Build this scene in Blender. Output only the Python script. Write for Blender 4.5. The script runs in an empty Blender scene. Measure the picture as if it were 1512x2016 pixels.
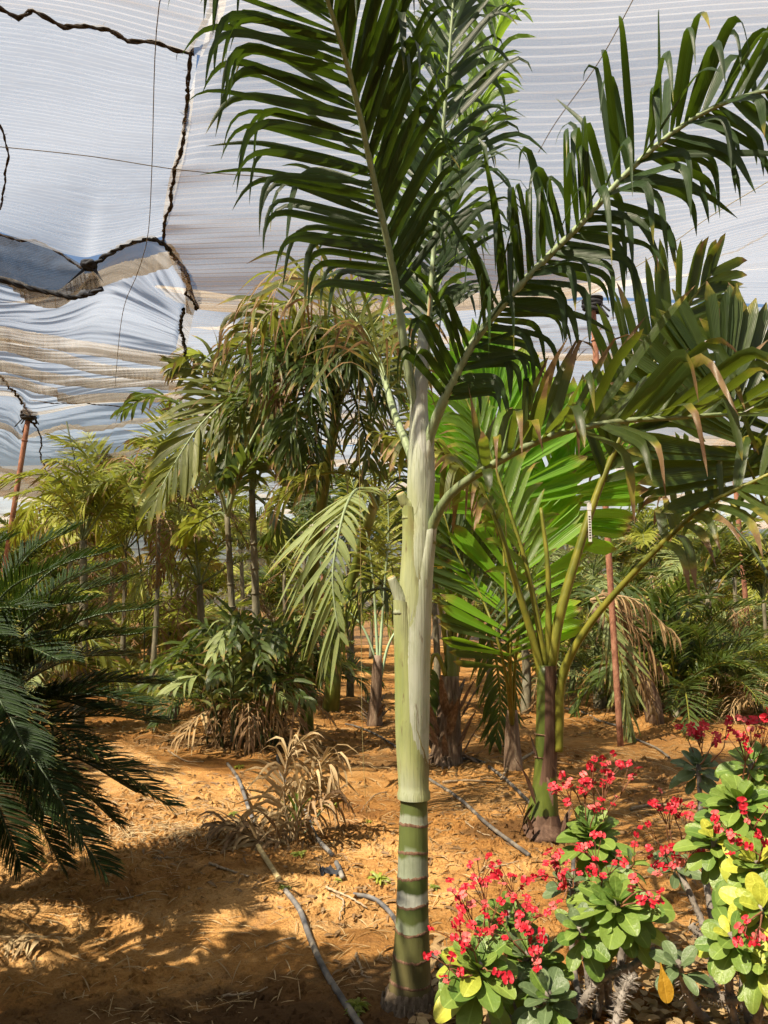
import bpy, math, random
import numpy as np
from math import sin, cos, pi, radians as R
from mathutils import Matrix, Vector

scene = bpy.context.scene
# ------------------------------------------------------------------ camera
TH = R(7.0); FPX = 1552.0; EYE = 1.5
cam_d = bpy.data.cameras.new("camera"); cam = bpy.data.objects.new("camera", cam_d)
scene.collection.objects.link(cam); scene.camera = cam
cam_d.sensor_fit = 'VERTICAL'; cam_d.sensor_height = 24.0; cam_d.lens = 24.0 * FPX / 2016.0
cam_d.clip_start = 0.05; cam_d.clip_end = 2000
cam.location = (0, 0, EYE); cam.rotation_euler = (pi / 2 + TH, 0, 0)
# ------------------------------------------------------------------ daylight
SUN_EL = R(52); SUN_H = np.array([-0.79, -0.613])          # horizontal direction towards the sun
world = bpy.data.worlds.new("World"); scene.world = world; world.use_nodes = True
wn = world.node_tree
sky = wn.nodes.new('ShaderNodeTexSky'); sky.sky_type = 'NISHITA'; sky.sun_disc = False
sky.sun_elevation = SUN_EL; sky.sun_rotation = math.atan2(SUN_H[0], SUN_H[1])
bg = wn.nodes['Background']; bg.inputs[1].default_value = 0.05
wn.links.new(sky.outputs[0], bg.inputs[0])
sun_d = bpy.data.lights.new("sun", 'SUN'); sun_d.energy = 5.0; sun_d.angle = R(0.5); sun_d.color = (1, 0.93, 0.80)
sun = bpy.data.objects.new("sun", sun_d); scene.collection.objects.link(sun)
sdir = Vector((SUN_H[0] * cos(SUN_EL), SUN_H[1] * cos(SUN_EL), sin(SUN_EL)))
sun.rotation_euler = sdir.to_track_quat('Z', 'Y').to_euler(); sun.location = (0, 0, 30)
vs = scene.view_settings
vs.view_transform = 'Standard'; vs.look = 'None'; vs.exposure = 1.42; vs.gamma = 1.0; vs.use_curve_mapping = False
scene.render.engine = 'CYCLES'
cy = scene.cycles; cy.max_bounces = 5; cy.diffuse_bounces = 1; cy.glossy_bounces = 2
cy.transmission_bounces = 4; cy.transparent_max_bounces = 8; cy.use_denoising = True; cy.use_adaptive_sampling = True; cy.adaptive_threshold = .03
cy.sample_clamp_indirect = 4.0; cy.caustics_reflective = False; cy.caustics_refractive = False

# ------------------------------------------------------------------ helpers
rng = np.random.default_rng(11)
COL = scene.collection
G = np.array([0, 0, -1.0])

def at(px, py, Y):
    """point of the place that stands Y metres in front of the camera where the photograph shows pixel (px, py)"""
    cx = (px - 756) / FPX; cyy = (1008 - py) / FPX
    d = np.array([cx, cos(TH) - cyy * sin(TH), sin(TH) + cyy * cos(TH)])
    s = Y / d[1]
    return np.array([d[0] * s, Y, EYE + d[2] * s])

def ats(*pts):
    return np.array([at(*p) for p in pts])

def _vn(x, y, seed):
    n = np.sin(x * 12.9898 + y * 78.233 + seed * 37.719) * 43758.5453
    return n - np.floor(n)

def vnoise(x, y, seed=0):
    xi = np.floor(x); yi = np.floor(y); fx = x - xi; fy = y - yi
    fx = fx * fx * (3 - 2 * fx); fy = fy * fy * (3 - 2 * fy)
    a = _vn(xi, yi, seed); b = _vn(xi + 1, yi, seed); c = _vn(xi, yi + 1, seed); d = _vn(xi + 1, yi + 1, seed)
    return (a + (b - a) * fx) + ((c + (d - c) * fx) - (a + (b - a) * fx)) * fy

def gz(x, y):
    """height of the sandy soil"""
    x = np.asarray(x, float); y = np.asarray(y, float)
    z = 0.16 * (vnoise(x * .55 + 3.1, y * .55, 1) - .5) + 0.07 * (vnoise(x * 1.7, y * 1.7 + 9, 2) - .5)
    z = z + 0.035 * (vnoise(x * 4.3, y * 4.3, 3) - .5) + 0.022 * (vnoise(x * 9.7, y * 9.7, 4) - .5)
    near = np.clip((60 - y) / 30, 0, 1)
    return z * near

def ground(px, py):
    """where the ray through a pixel meets the ground"""
    cyy = (1008 - py) / FPX; cx = (px - 756) / FPX
    d = np.array([cx, cos(TH) - cyy * sin(TH), sin(TH) + cyy * cos(TH)])
    s = EYE / -d[2]; p = d * s
    for _ in range(3):
        s = (EYE - float(gz(p[0], p[1]))) / -d[2]; p = d * s
    return np.array([p[0], p[1], float(gz(p[0], p[1]))])

def norm(v):
    v = np.asarray(v, float)
    return v / np.maximum(np.linalg.norm(v, axis=-1, keepdims=True), 1e-9)

def crom(P, n):
    """smooth curve through the points, n samples evenly spaced along it"""
    P = np.asarray(P, float)
    if len(P) == 2:
        t = np.linspace(0, 1, n)[:, None]; return P[0] * (1 - t) + P[1] * t
    Q = np.vstack([2 * P[0] - P[1], P, 2 * P[-1] - P[-2]]); out = []
    for i in range(1, len(Q) - 2):
        t = np.linspace(0, 1, 20, endpoint=False)[:, None]
        p0, p1, p2, p3 = Q[i - 1], Q[i], Q[i + 1], Q[i + 2]
        out.append(.5 * (2 * p1 + (p2 - p0) * t + (2 * p0 - 5 * p1 + 4 * p2 - p3) * t ** 2 + (3 * p1 - p0 - 3 * p2 + p3) * t ** 3))
    out.append(P[-1:]); C = np.vstack(out)
    L = np.concatenate([[0], np.cumsum(np.linalg.norm(np.diff(C, axis=0), axis=1))])
    s = np.linspace(0, L[-1], n)
    return np.stack([np.interp(s, L, C[:, k]) for k in range(C.shape[1])], 1)

class MB:
    """collects surfaces and links them as one mesh"""
    def __init__(self): self.V = []; self.Q = []; self.M = []; self.C = []; self.n = 0; self.UV = []
    def add(self, V, Q, C=None, m=0, uv=None):
        V = np.asarray(V, float); Q = np.asarray(Q, int)
        if C is None: C = np.zeros((len(V), 4)); C[:, 0] = .5
        self.V.append(V); self.Q.append(Q + self.n); self.M.append(np.full(len(Q), m)); self.C.append(C)
        self.UV.append(np.zeros((len(V), 2)) if uv is None else uv)
        self.n += len(V); return self
    def mesh(self, name, mats, origin=(0, 0, 0), smooth=True, uv=False):
        V = np.vstack(self.V) - np.asarray(origin, float); C = np.vstack(self.C)
        M = np.concatenate(self.M)
        me = bpy.data.meshes.new(name)
        w = max(q.shape[1] for q in self.Q)
        Q = np.vstack([q if q.shape[1] == w else np.hstack([q, q[:, -1:]]) for q in self.Q])
        tri = (Q[:, 2] == Q[:, 3]) if w == 4 else np.zeros(len(Q), bool)
        lt = np.where(tri, 3, w); ls = np.concatenate([[0], np.cumsum(lt)[:-1]])
        if w == 4:
            keep = np.ones(Q.shape, bool); keep[tri, 3] = False; li = Q[keep]
        else: li = Q.ravel()
        me.vertices.add(len(V)); me.vertices.foreach_set('co', V.astype(np.float32).ravel())
        me.loops.add(len(li)); me.loops.foreach_set('vertex_index', li.astype(np.int32))
        me.polygons.add(len(Q)); me.polygons.foreach_set('loop_start', ls.astype(np.int32))
        me.polygons.foreach_set('loop_total', lt.astype(np.int32))
        me.polygons.foreach_set('material_index', M.astype(np.int32))
        me.polygons.foreach_set('use_smooth', np.full(len(Q), smooth))
        a = me.attributes.new('leaf', 'FLOAT_COLOR', 'POINT'); a.data.foreach_set('color', C.astype(np.float32).ravel())
        if uv:
            u = me.uv_layers.new(name='UVMap'); UV = np.vstack(self.UV)[li]; u.data.foreach_set('uv', UV.astype(np.float32).ravel())
        me.update(calc_edges=True)
        for m in (mats if isinstance(mats, (list, tuple)) else [mats]): me.materials.append(m)
        return me

def tag(o, label=None, cat=None, group=None, kind=None):
    if label: o['label'] = label
    if cat: o['category'] = cat
    if group: o['group'] = group
    if kind: o['kind'] = kind
    return o

def put(name, me, parent=None, loc=None, mat=None):
    o = bpy.data.objects.new(name, me); COL.objects.link(o)
    if parent is not None: o.parent = parent
    if mat is not None: o.matrix_local = mat
    elif loc is not None: o.location = loc
    return o

def thing(name, label, cat, loc, group=None):
    o = put(name, None, None, tuple(loc)); o.empty_display_size = .1
    return tag(o, label, cat, group)

def frames(P):
    T = norm(np.gradient(P, axis=0)); N = np.zeros_like(T)
    a = np.array([0, 0, 1.]) if abs(T[0, 2]) < .9 else np.array([1., 0, 0])
    N[0] = norm(a - a.dot(T[0]) * T[0])
    for i in range(1, len(P)):
        v = N[i - 1] - N[i - 1].dot(T[i]) * T[i]; N[i] = norm(v)
    return T, N, np.cross(T, N)

def tube(P, r, k=8, cap=True, rough=0, seed=0, rnd=.5, dry=0):
    P = np.asarray(P, float); n = len(P); r = np.broadcast_to(np.asarray(r, float), (n,))
    T, N, B = frames(P); a = np.linspace(0, 2 * pi, k, endpoint=False)
    rr = r[:, None] * np.ones(k)
    if rough:
        g = np.random.default_rng(seed); rr = rr * (1 + rough * (g.random((n, k)) - .5))
    V = P[:, None] + rr[..., None] * (np.cos(a)[None, :, None] * N[:, None] + np.sin(a)[None, :, None] * B[:, None])
    V = V.reshape(-1, 3)
    i = np.arange(n - 1)[:, None] * k; j = np.arange(k)[None]; j2 = (j + 1) % k
    Q = np.stack([i + j, i + j2, i + k + j2, i + k + j], -1).reshape(-1, 4)
    C = np.zeros((n * k, 4)); C[:, 0] = rnd; C[:, 1] = np.repeat(np.linspace(0, 1, n), k); C[:, 2] = dry; C[:, 3] = np.tile(a / (2 * pi), n)
    if cap:
        V = np.vstack([V, P[:1], P[-1:]]); c0 = n * k; e = (n - 1) * k
        C = np.vstack([C, C[:1], C[-1:]])
        jj = np.arange(k); j3 = (jj + 1) % k
        q0 = np.stack([np.full(k, c0), j3, jj, jj], -1); q1 = np.stack([np.full(k, c0 + 1), e + jj, e + j3, e + j3], -1)
        Q = np.vstack([Q, q0, q1])
    return V, Q, C

def strips(base, d, nor, L, W, S=6, droop=1.0, tb=.5, sig=.25, fold=.25, prof='lance', twist=0., dry=0., rnd=None, g=None, seed=0, across=3):
    """leaf blades: curved, folded strips that bend under their own weight. returns V (N,S+1,across,3), C"""
    gg = np.random.default_rng(seed) if g is None else g
    N = len(base); base = np.asarray(base, float); d = norm(d); nor = norm(nor - (nor * d).sum(1)[:, None] * d)
    L = np.broadcast_to(np.asarray(L, float), (N,)); W = np.broadcast_to(np.asarray(W, float), (N,))
    droop = np.broadcast_to(np.asarray(droop, float), (N,)); tb = np.broadcast_to(np.asarray(tb, float), (N,))
    twist = np.broadcast_to(np.asarray(twist, float), (N,)); dry = np.broadcast_to(np.asarray(dry, float), (N,))
    if rnd is None: rnd = gg.random(N)
    ts = np.linspace(0, 1, S + 1)
    wg = np.exp(-((ts[None] - tb[:, None]) / sig) ** 2); wg = wg / wg.sum(1, keepdims=True)
    if prof == 'lance': pw = np.interp(ts, [0, .06, .25, .6, .85, 1], [.35, .6, 1, .85, .45, .03])
    elif prof == 'strap': pw = np.interp(ts, [0, .1, .3, .75, .93, 1], [.4, .8, 1, .95, .6, .05])
    elif prof == 'wedge': pw = np.interp(ts, [0, .5, .8, .93, 1], [.18, .7, 1, .7, .08])
    else: pw = np.interp(ts, [0, .1, .7, 1], [.8, 1, .7, .05])
    V = np.zeros((N, S + 1, across, 3)); C = np.zeros((N, S + 1, across, 4))
    p = base.copy()
    off = np.linspace(-1, 1, across)
    for s in range(S + 1):
        side = np.cross(d, nor); shr = np.clip((ts[s] + dry - .95) * 5, 0, 1); w = W * pw[s] * .5 * (1 - .5 * shr)      # dry tips shrivel
        for k in range(across):
            V[:, s, k] = p + side * (off[k] * w)[:, None] + nor * (abs(off[k]) * fold * w)[:, None]
            C[:, s, k] = np.stack([rnd, np.full(N, ts[s]), dry, np.full(N, off[k] * .5 + .5)], -1)
        d2 = norm(d + G[None] * (droop * wg[:, s])[:, None])
        nor = nor + norm(np.cross(d, nor)) * (twist / S * (1 + 4 * shr))[:, None]
        nor = norm(nor - (nor * d2).sum(1)[:, None] * d2); d = d2
        p = p + d * (L / S)[:, None]
    return V, C

def strip_quads(N, S, across):
    n = np.arange(N)[:, None, None] * (S + 1) * across; s = np.arange(S)[None, :, None] * across; k = np.arange(across - 1)[None, None]
    a = n + s + k
    return np.stack([a, a + 1, a + across + 1, a + across], -1).reshape(-1, 4)

def add_strips(mb, V, C, m=0):
    N, S1, A, _ = V.shape
    mb.add(V.reshape(-1, 3), strip_quads(N, S1 - 1, A), C.reshape(-1, 4), m)

def frond_geo(ctrl, n=40, side=(1, 0, 0), up=(0, 0, 1), t0=.15, t1=1., L=.5, Lp=((0, .6), (.3, 1), (.7, .8), (1, .35)), W=.03,
              a0=75, a1=35, v=(20, 20), droop=1.2, tb=.6, sig=.25, fold=.25, prof='lance', dry=(.0, .25), S=6, jit=.12, seed=0,
              r0=.02, r1=.004, k=6, across=3, sides=(1, -1), Ls=(1, 1), twist=.5, asym=(0, 0), clump=0, droopj=.4, vj=None):
    """a pinnate leaf. returns (rachis V,Q,C), (blades V,C)"""
    g = np.random.default_rng(seed)
    P = crom(ctrl, 28); rad = r0 + (r1 - r0) * np.linspace(0, 1, 28) ** .8
    rach = tube(P, rad, k, True, rnd=g.random())
    T = norm(np.gradient(P, axis=0)); tt = np.linspace(0, 1, 28)
    Vs, Cs = [], []
    for si, s in enumerate(sides):
        t = np.linspace(t0, t1, n) + g.normal(0, .15 / n, n); 
        if clump: t = t + .35 / n * np.sin(np.arange(n) * 2 * pi / clump)
        t = np.clip(t, 0, 1)
        u = (t - t0) / max(t1 - t0, 1e-6); u = np.clip(u, 0, 1)
        b = np.stack([np.interp(t, tt, P[:, c]) for c in range(3)], 1)
        Tn = norm(np.stack([np.interp(t, tt, T[:, c]) for c in range(3)], 1))
        Sd = np.asarray(side, float)[None]; Sd = norm(Sd - (Sd * Tn).sum(1)[:, None] * Tn)
        Nn = np.cross(Sd, Tn); sg = np.sign((Nn * np.asarray(up, float)[None]).sum(1)); sg[sg == 0] = 1
        Nn = Nn * (1 if np.median(sg) > 0 else -1)
        a = np.radians(a0 + (a1 - a0) * u + asym[si] + g.normal(0, 60 * jit, n)); vv = np.radians(v[si] + g.normal(0, 90 * jit if vj is None else vj, n))
        dr = np.cos(a)[:, None] * Tn + np.sin(a)[:, None] * (np.cos(vv)[:, None] * s * Sd + np.sin(vv)[:, None] * Nn)
        nr = np.cos(vv)[:, None] * Nn - np.sin(vv)[:, None] * s * Sd + .25 * g.normal(0, 1, (n, 3))
        ll = L * Ls[si] * np.interp(u, [q[0] for q in Lp], [q[1] for q in Lp]) * (1 + jit * g.normal(0, 1, n))
        dq = droop * (1 + droopj * g.normal(0, 1, n)).clip(.1, 2.5)
        dd = g.uniform(dry[0], dry[1], n)
        V, C = strips(b, dr, nr, ll, W * (1 + .15 * g.normal(0, 1, n)), S, dq, np.clip(tb + .1 * g.normal(0, 1, n), .2, .95), sig, fold, prof,
                      twist * g.normal(0, 1, n), dd, g=g, across=across)
        Vs.append(V); Cs.append(C)
    return rach, (np.concatenate(Vs), np.concatenate(Cs))

def frond_obj(name, parent, mats, org, split=0, **kw):
    """rachis and blades; with split the blades are objects of their own under the frond"""
    rach, (V, C) = frond_geo(**kw)
    mb = MB(); mb.add(*rach, m=0)
    if not split:
        add_strips(mb, V, C, 1); return put(name, mb.mesh(name, mats, org), parent)
    fo = put(name, mb.mesh(name, mats, org), parent)
    N, S1, A, _ = V.shape; q = strip_quads(1, S1 - 1, A)
    for i in range(N):
        b = V[i, 0, A // 2]
        m2 = MB(); m2.add(V[i].reshape(-1, 3), q, C[i].reshape(-1, 4))
        put('leaflet', m2.mesh('leaflet', mats[1], b), fo, tuple(b - org))
    return fo

# ------------------------------------------------------------------ materials
def newmat(name):
    m = bpy.data.materials.new(name); m.use_nodes = True
    return m, m.node_tree, m.node_tree.nodes, m.node_tree.links

def nd(nt, t, **kw):
    n = nt.nodes.new(t)
    for k, v in kw.items():
        if k.startswith('i_'): n.inputs[k[2:].replace('_', ' ')].default_value = v
        else: setattr(n, k, v)
    return n

def ramp(nt, fac, stops, interp='LINEAR'):
    r = nt.nodes.new('ShaderNodeValToRGB'); r.color_ramp.interpolation = interp
    e = r.color_ramp.elements
    while len(e) > 1: e.remove(e[-1])
    e[0].position, e[0].color = stops[0][0], (*stops[0][1], 1)
    for p, c in stops[1:]:
        x = e.new(p); x.color = (*c, 1)
    if fac is not None: nt.links.new(fac, r.inputs[0])
    return r

def math_(nt, op, a, b=None, c=None, clamp=False):
    n = nt.nodes.new('ShaderNodeMath'); n.operation = op; n.use_clamp = clamp
    for i, x in enumerate((a, b, c)):
        if x is None: continue
        if isinstance(x, (int, float)): n.inputs[i].default_value = x
        else: nt.links.new(x, n.inputs[i])
    return n.outputs[0]

def mixc(nt, f, a, b, blend='MIX'):
    n = nt.nodes.new('ShaderNodeMix'); n.data_type = 'RGBA'; n.blend_type = blend
    for i, x in ((0, f), (6, a), (7, b)):
        if isinstance(x, (int, float)): n.inputs[i].default_value = x
        elif isinstance(x, tuple): n.inputs[i].default_value = (*x, 1)
        else: nt.links.new(x, n.inputs[i])
    return n.outputs[2]

def noise(nt, scale, detail=3, rough=.55, vec=None, dist=0):
    n = nd(nt, 'ShaderNodeTexNoise'); n.inputs['Scale'].default_value = scale; n.inputs['Detail'].default_value = detail
    n.inputs['Roughness'].default_value = rough; n.inputs['Distortion'].default_value = dist
    if vec is not None: nt.links.new(vec, n.inputs['Vector'])
    return n

def mapping(nt, vec, scale=(1, 1, 1), rot=(0, 0, 0)):
    m = nd(nt, 'ShaderNodeMapping'); m.inputs['Scale'].default_value = scale; m.inputs['Rotation'].default_value = rot
    nt.links.new(vec, m.inputs['Vector']); return m.outputs[0]

def leafmat(name, c1, c2, tr, dry1=(.30, .19, .08), dry2=(.12, .06, .025), rough=.38, transl=.35, pleat=6, objvar=0., spec=.4, yellow=(.42, .36, .05)):
    """green blade: tint differs from blade to blade, tips go yellow and brown where the blade is dry, light shines through"""
    m, nt, N, L = newmat(name)
    b = N['Principled BSDF']; out = N['Material Output']
    at_ = nd(nt, 'ShaderNodeAttribute', attribute_name='leaf'); sp = nd(nt, 'ShaderNodeSeparateColor'); L.new(at_.outputs['Color'], sp.inputs[0])
    rnd, t, dr, ac = sp.outputs[0], sp.outputs[1], sp.outputs[2], at_.outputs['Alpha']
    tc = nd(nt, 'ShaderNodeTexCoord'); nz = noise(nt, 7, 4, .65, tc.outputs['Object'])
    if objvar:
        oi = nd(nt, 'ShaderNodeObjectInfo'); rnd = math_(nt, 'ADD', math_(nt, 'MULTIPLY', rnd, 1 - objvar), math_(nt, 'MULTIPLY', oi.outputs['Random'], objvar))
    grn = ramp(nt, math_(nt, 'ADD', math_(nt, 'MULTIPLY', rnd, .8), math_(nt, 'MULTIPLY', nz.outputs[0], .25)), [(0, c1), (1, c2)]).outputs[0]
    # pale midrib and fine veins
    st = math_(nt, 'SINE', math_(nt, 'MULTIPLY', ac, 6.2832 * pleat)); 
    rib = math_(nt, 'SUBTRACT', 1, math_(nt, 'MULTIPLY', math_(nt, 'ABSOLUTE', math_(nt, 'SUBTRACT', ac, .5)), 14), clamp=True)
    grn = mixc(nt, math_(nt, 'MULTIPLY', rib, .35), grn, tuple(min(1, x * 1.6 + .02) for x in c2))
    e = math_(nt, 'ADD', math_(nt, 'ADD', t, dr), math_(nt, 'MULTIPLY', math_(nt, 'SUBTRACT', nz.outputs[0], .5), .5))
    dm = ramp(nt, e, [(0, (0, 0, 0)), (1, (1, 1, 1))]); dm = math_(nt, 'MULTIPLY', math_(nt, 'SUBTRACT', e, 1.0), 12, clamp=True)
    ym = math_(nt, 'MULTIPLY', math_(nt, 'SUBTRACT', e, .9), 7, clamp=True)
    dcol = ramp(nt, nz.outputs[0], [(.3, dry2), (.7, dry1)]).outputs[0]
    c = mixc(nt, dm, mixc(nt, math_(nt, 'MULTIPLY', ym, .7), grn, yellow), dcol)
    L.new(c, b.inputs['Base Color']); b.inputs['Roughness'].default_value = rough; b.inputs['Specular IOR Level'].default_value = spec
    bp = nd(nt, 'ShaderNodeBump'); bp.inputs['Strength'].default_value = .35; bp.inputs['Distance'].default_value = .004
    L.new(st, bp.inputs['Height']); L.new(bp.outputs[0], b.inputs['Normal'])
    tl = nd(nt, 'ShaderNodeBsdfTranslucent')
    L.new(mixc(nt, dm, mixc(nt, math_(nt, 'MULTIPLY', ym, .6), tr, yellow), dcol), tl.inputs['Color']); 
    mx = nd(nt, 'ShaderNodeMixShader'); mx.inputs[0].default_value = transl
    L.new(b.outputs[0], mx.inputs[1]); L.new(tl.outputs[0], mx.inputs[2]); L.new(mx.outputs[0], out.inputs[0])
    return m

def barkmat(name, stops, scale=8, rough=.75, stretch=(1, 1, 1), bump=.4, detail=4, dist=0, spec=.25):
    m, nt, N, L = newmat(name); b = N['Principled BSDF']
    tc = nd(nt, 'ShaderNodeTexCoord'); v = mapping(nt, tc.outputs['Object'], stretch)
    n1 = noise(nt, scale, detail, .6, v, dist); c = ramp(nt, n1.outputs[0], stops).outputs[0]
    L.new(c, b.inputs['Base Color']); b.inputs['Roughness'].default_value = rough; b.inputs['Specular IOR Level'].default_value = spec
    n2 = noise(nt, scale * 4, 3, .6, v); bp = nd(nt, 'ShaderNodeBump'); bp.inputs['Strength'].default_value = bump; bp.inputs['Distance'].default_value = .01
    L.new(n2.outputs[0], bp.inputs['Height']); L.new(bp.outputs[0], b.inputs['Normal'])
    return m

M = {}
M['king'] = leafmat('king_palm_blade', (.011, .026, .008), (.028, .058, .013), (.20, .36, .02), rough=.4, transl=.11, spec=.3)
M['king_spear'] = leafmat('young_king_blade', (.045, .10, .013), (.14, .24, .028), (.36, .58, .04), rough=.38, transl=.40)
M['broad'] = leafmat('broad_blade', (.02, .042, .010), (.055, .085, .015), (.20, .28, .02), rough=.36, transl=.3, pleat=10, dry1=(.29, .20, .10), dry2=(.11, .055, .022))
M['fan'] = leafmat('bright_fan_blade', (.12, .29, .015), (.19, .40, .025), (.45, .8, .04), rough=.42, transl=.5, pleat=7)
M['olive'] = leafmat('olive_blade', (.045, .068, .014), (.15, .17, .032), (.34, .38, .05), rough=.42, transl=.33, dry1=(.42, .29, .13), dry2=(.16, .08, .03))
M['pale'] = leafmat('pale_grey_green_blade', (.19, .25, .09), (.30, .36, .14), (.34, .42, .10), rough=.5, transl=.25)
M['cycad'] = leafmat('cycad_blade', (.006, .015, .003), (.024, .042, .008), (.06, .11, .012), rough=.4, transl=.12, spec=.18)
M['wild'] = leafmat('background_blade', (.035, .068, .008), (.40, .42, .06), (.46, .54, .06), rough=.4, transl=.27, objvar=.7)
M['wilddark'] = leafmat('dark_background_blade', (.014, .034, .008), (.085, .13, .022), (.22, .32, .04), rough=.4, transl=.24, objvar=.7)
M['dry'] = leafmat('straw_blade', (.34, .22, .10), (.50, .36, .18), (.45, .30, .13), dry1=(.45, .32, .16), dry2=(.2, .11, .05), rough=.7, transl=.25, yellow=(.45, .33, .15))
M['drybrown'] = leafmat('brown_blade', (.16, .09, .04), (.30, .19, .09), (.28, .17, .07), dry1=(.3, .2, .1), dry2=(.12, .07, .03), rough=.7, transl=.2, yellow=(.35, .23, .09))
M['yellow'] = leafmat('yellow_blade', (.30, .24, .03), (.42, .30, .04), (.5, .38, .05), rough=.45, transl=.35)
M['rachis'] = barkmat('grey_green_rachis', [(.3, (.13, .17, .08)), (.7, (.22, .27, .13))], 12, .5, (6, 6, 1), .15)
M['rachis_pale'] = barkmat('pale_rachis', [(.3, (.22, .29, .15)), (.7, (.33, .40, .23))], 12, .5, (6, 6, 1), .15)
M['rachis_yellow'] = barkmat('yellow_green_petiole', [(.3, (.10, .12, .018)), (.7, (.23, .21, .03))], 6, .4, (2, 2, 1), .1)
M['rachis_dry'] = barkmat('dry_rachis', [(.3, (.28, .19, .10)), (.7, (.42, .31, .17))], 12, .7, (4, 4, 1), .2)
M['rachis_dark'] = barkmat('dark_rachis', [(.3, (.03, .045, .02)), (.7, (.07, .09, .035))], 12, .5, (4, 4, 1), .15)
M['fibre'] = barkmat('brown_fibre', [(.25, (.06, .04, .025)), (.5, (.18, .12, .08)), (.75, (.34, .26, .18))], 7, .85, (5, 5, .7), .8)
M['cane'] = barkmat('grey_cane', [(.3, (.10, .09, .06)), (.7, (.24, .22, .15))], 10, .7, (2, 2, .8), .4)
M['rust'] = barkmat('rusty_iron', [(.25, (.10, .045, .03)), (.45, (.27, .12, .075)), (.62, (.38, .19, .12)), (.8, (.42, .27, .2))], 14, .85, (1, 1, .5), .8, 6)
M['rope'] = barkmat('brown_rope', [(.3, (.02, .014, .01)), (.7, (.075, .05, .03))], 40, .9, (1, 1, 1), .8)
M['twine'] = barkmat('twine', [(.3, (.10, .075, .05)), (.7, (.20, .16, .10))], 20, .8)
M['goldtwine'] = barkmat('gold_twine', [(.3, (.30, .24, .09)), (.7, (.42, .34, .14))], 20, .7)
M['blackcloth'] = barkmat('black_net', [(.3, (.012, .012, .013)), (.7, (.035, .035, .04))], 15, .8)
M['hose'] = barkmat('dusty_black_hose', [(.3, (.03, .03, .032)), (.5, (.12, .11, .10)), (.75, (.34, .29, .22))], 7, .6, (1, 1, 1), .2)
M['hosegold'] = barkmat('dusty_tan_pipe', [(.3, (.30, .22, .10)), (.7, (.50, .38, .18))], 7, .6)
M['stick'] = barkmat('dry_stick', [(.3, (.18, .12, .07)), (.7, (.42, .32, .2))], 14, .8, (3, 3, 1), .5)
# ================================================================== the setting
def soil_mat():
    m, nt, N, L = newmat('orange_sandy_soil'); b = N['Principled BSDF']
    tc = nd(nt, 'ShaderNodeTexCoord'); v = tc.outputs['Object']
    big = noise(nt, .9, 4, .6, v, .4); mid = noise(nt, 6, 5, .65, v); fine = noise(nt, 60, 4, .7, v); damp = noise(nt, .55, 3, .5, mapping(nt, v, (1, .8, 1)))
    f = math_(nt, 'ADD', math_(nt, 'MULTIPLY', big.outputs[0], .5), math_(nt, 'ADD', math_(nt, 'MULTIPLY', mid.outputs[0], .35), math_(nt, 'MULTIPLY', math_(nt, 'SUBTRACT', fine.outputs[0], .1), .3)))
    c = ramp(nt, f, [(.33, (.07, .034, .013)), (.43, (.23, .105, .033)), (.53, (.365, .18, .052)), (.66, (.52, .30, .115))]).outputs[0]
    wet = math_(nt, 'MULTIPLY', math_(nt, 'SUBTRACT', damp.outputs[0], .52), 5, clamp=True)
    c = mixc(nt, math_(nt, 'MULTIPLY', wet, .6), c, (.10, .055, .026))
    gr = noise(nt, 2.3, 5, .7, v, .8); c = mixc(nt, math_(nt, 'MULTIPLY', math_(nt, 'MULTIPLY', math_(nt, 'SUBTRACT', gr.outputs[0], .55), 6, clamp=True), .55), c, (.26, .165, .085))
    cr = noise(nt, 130, 3, .7, v); c = mixc(nt, math_(nt, 'MULTIPLY', math_(nt, 'SUBTRACT', cr.outputs[0], .56), 6, clamp=True), c, (.09, .05, .024))
    # damp soil round palm feet; near patches also paint the foreground shade deeper
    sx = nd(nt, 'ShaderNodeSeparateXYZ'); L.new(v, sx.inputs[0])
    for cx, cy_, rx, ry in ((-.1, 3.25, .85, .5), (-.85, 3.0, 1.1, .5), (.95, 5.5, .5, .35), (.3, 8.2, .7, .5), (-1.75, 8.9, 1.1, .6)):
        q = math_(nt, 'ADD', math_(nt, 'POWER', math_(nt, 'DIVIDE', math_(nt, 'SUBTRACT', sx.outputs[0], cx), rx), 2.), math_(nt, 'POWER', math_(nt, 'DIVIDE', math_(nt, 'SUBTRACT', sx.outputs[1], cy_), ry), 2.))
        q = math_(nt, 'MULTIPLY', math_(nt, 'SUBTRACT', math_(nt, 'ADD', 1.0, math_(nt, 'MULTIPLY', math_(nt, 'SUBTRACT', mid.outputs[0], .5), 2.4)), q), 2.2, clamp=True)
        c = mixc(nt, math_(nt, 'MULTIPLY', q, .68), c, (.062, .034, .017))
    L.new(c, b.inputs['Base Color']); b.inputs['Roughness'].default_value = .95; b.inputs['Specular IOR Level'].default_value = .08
    h = math_(nt, 'ADD', math_(nt, 'MULTIPLY', mid.outputs[0], .7), math_(nt, 'MULTIPLY', fine.outputs[0], .35))
    bp = nd(nt, 'ShaderNodeBump'); bp.inputs['Strength'].default_value = 1.0; bp.inputs['Distance'].default_value = .05
    L.new(h, bp.inputs['Height']); L.new(bp.outputs[0], b.inputs['Normal']); return m
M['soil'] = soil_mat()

def grid_quads(nu, nv):
    i = np.arange(nv - 1)[:, None] * nu; j = np.arange(nu - 1)[None]
    a = i + j; return np.stack([a, a + 1, a + nu + 1, a + nu], -1).reshape(-1, 4)

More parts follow.
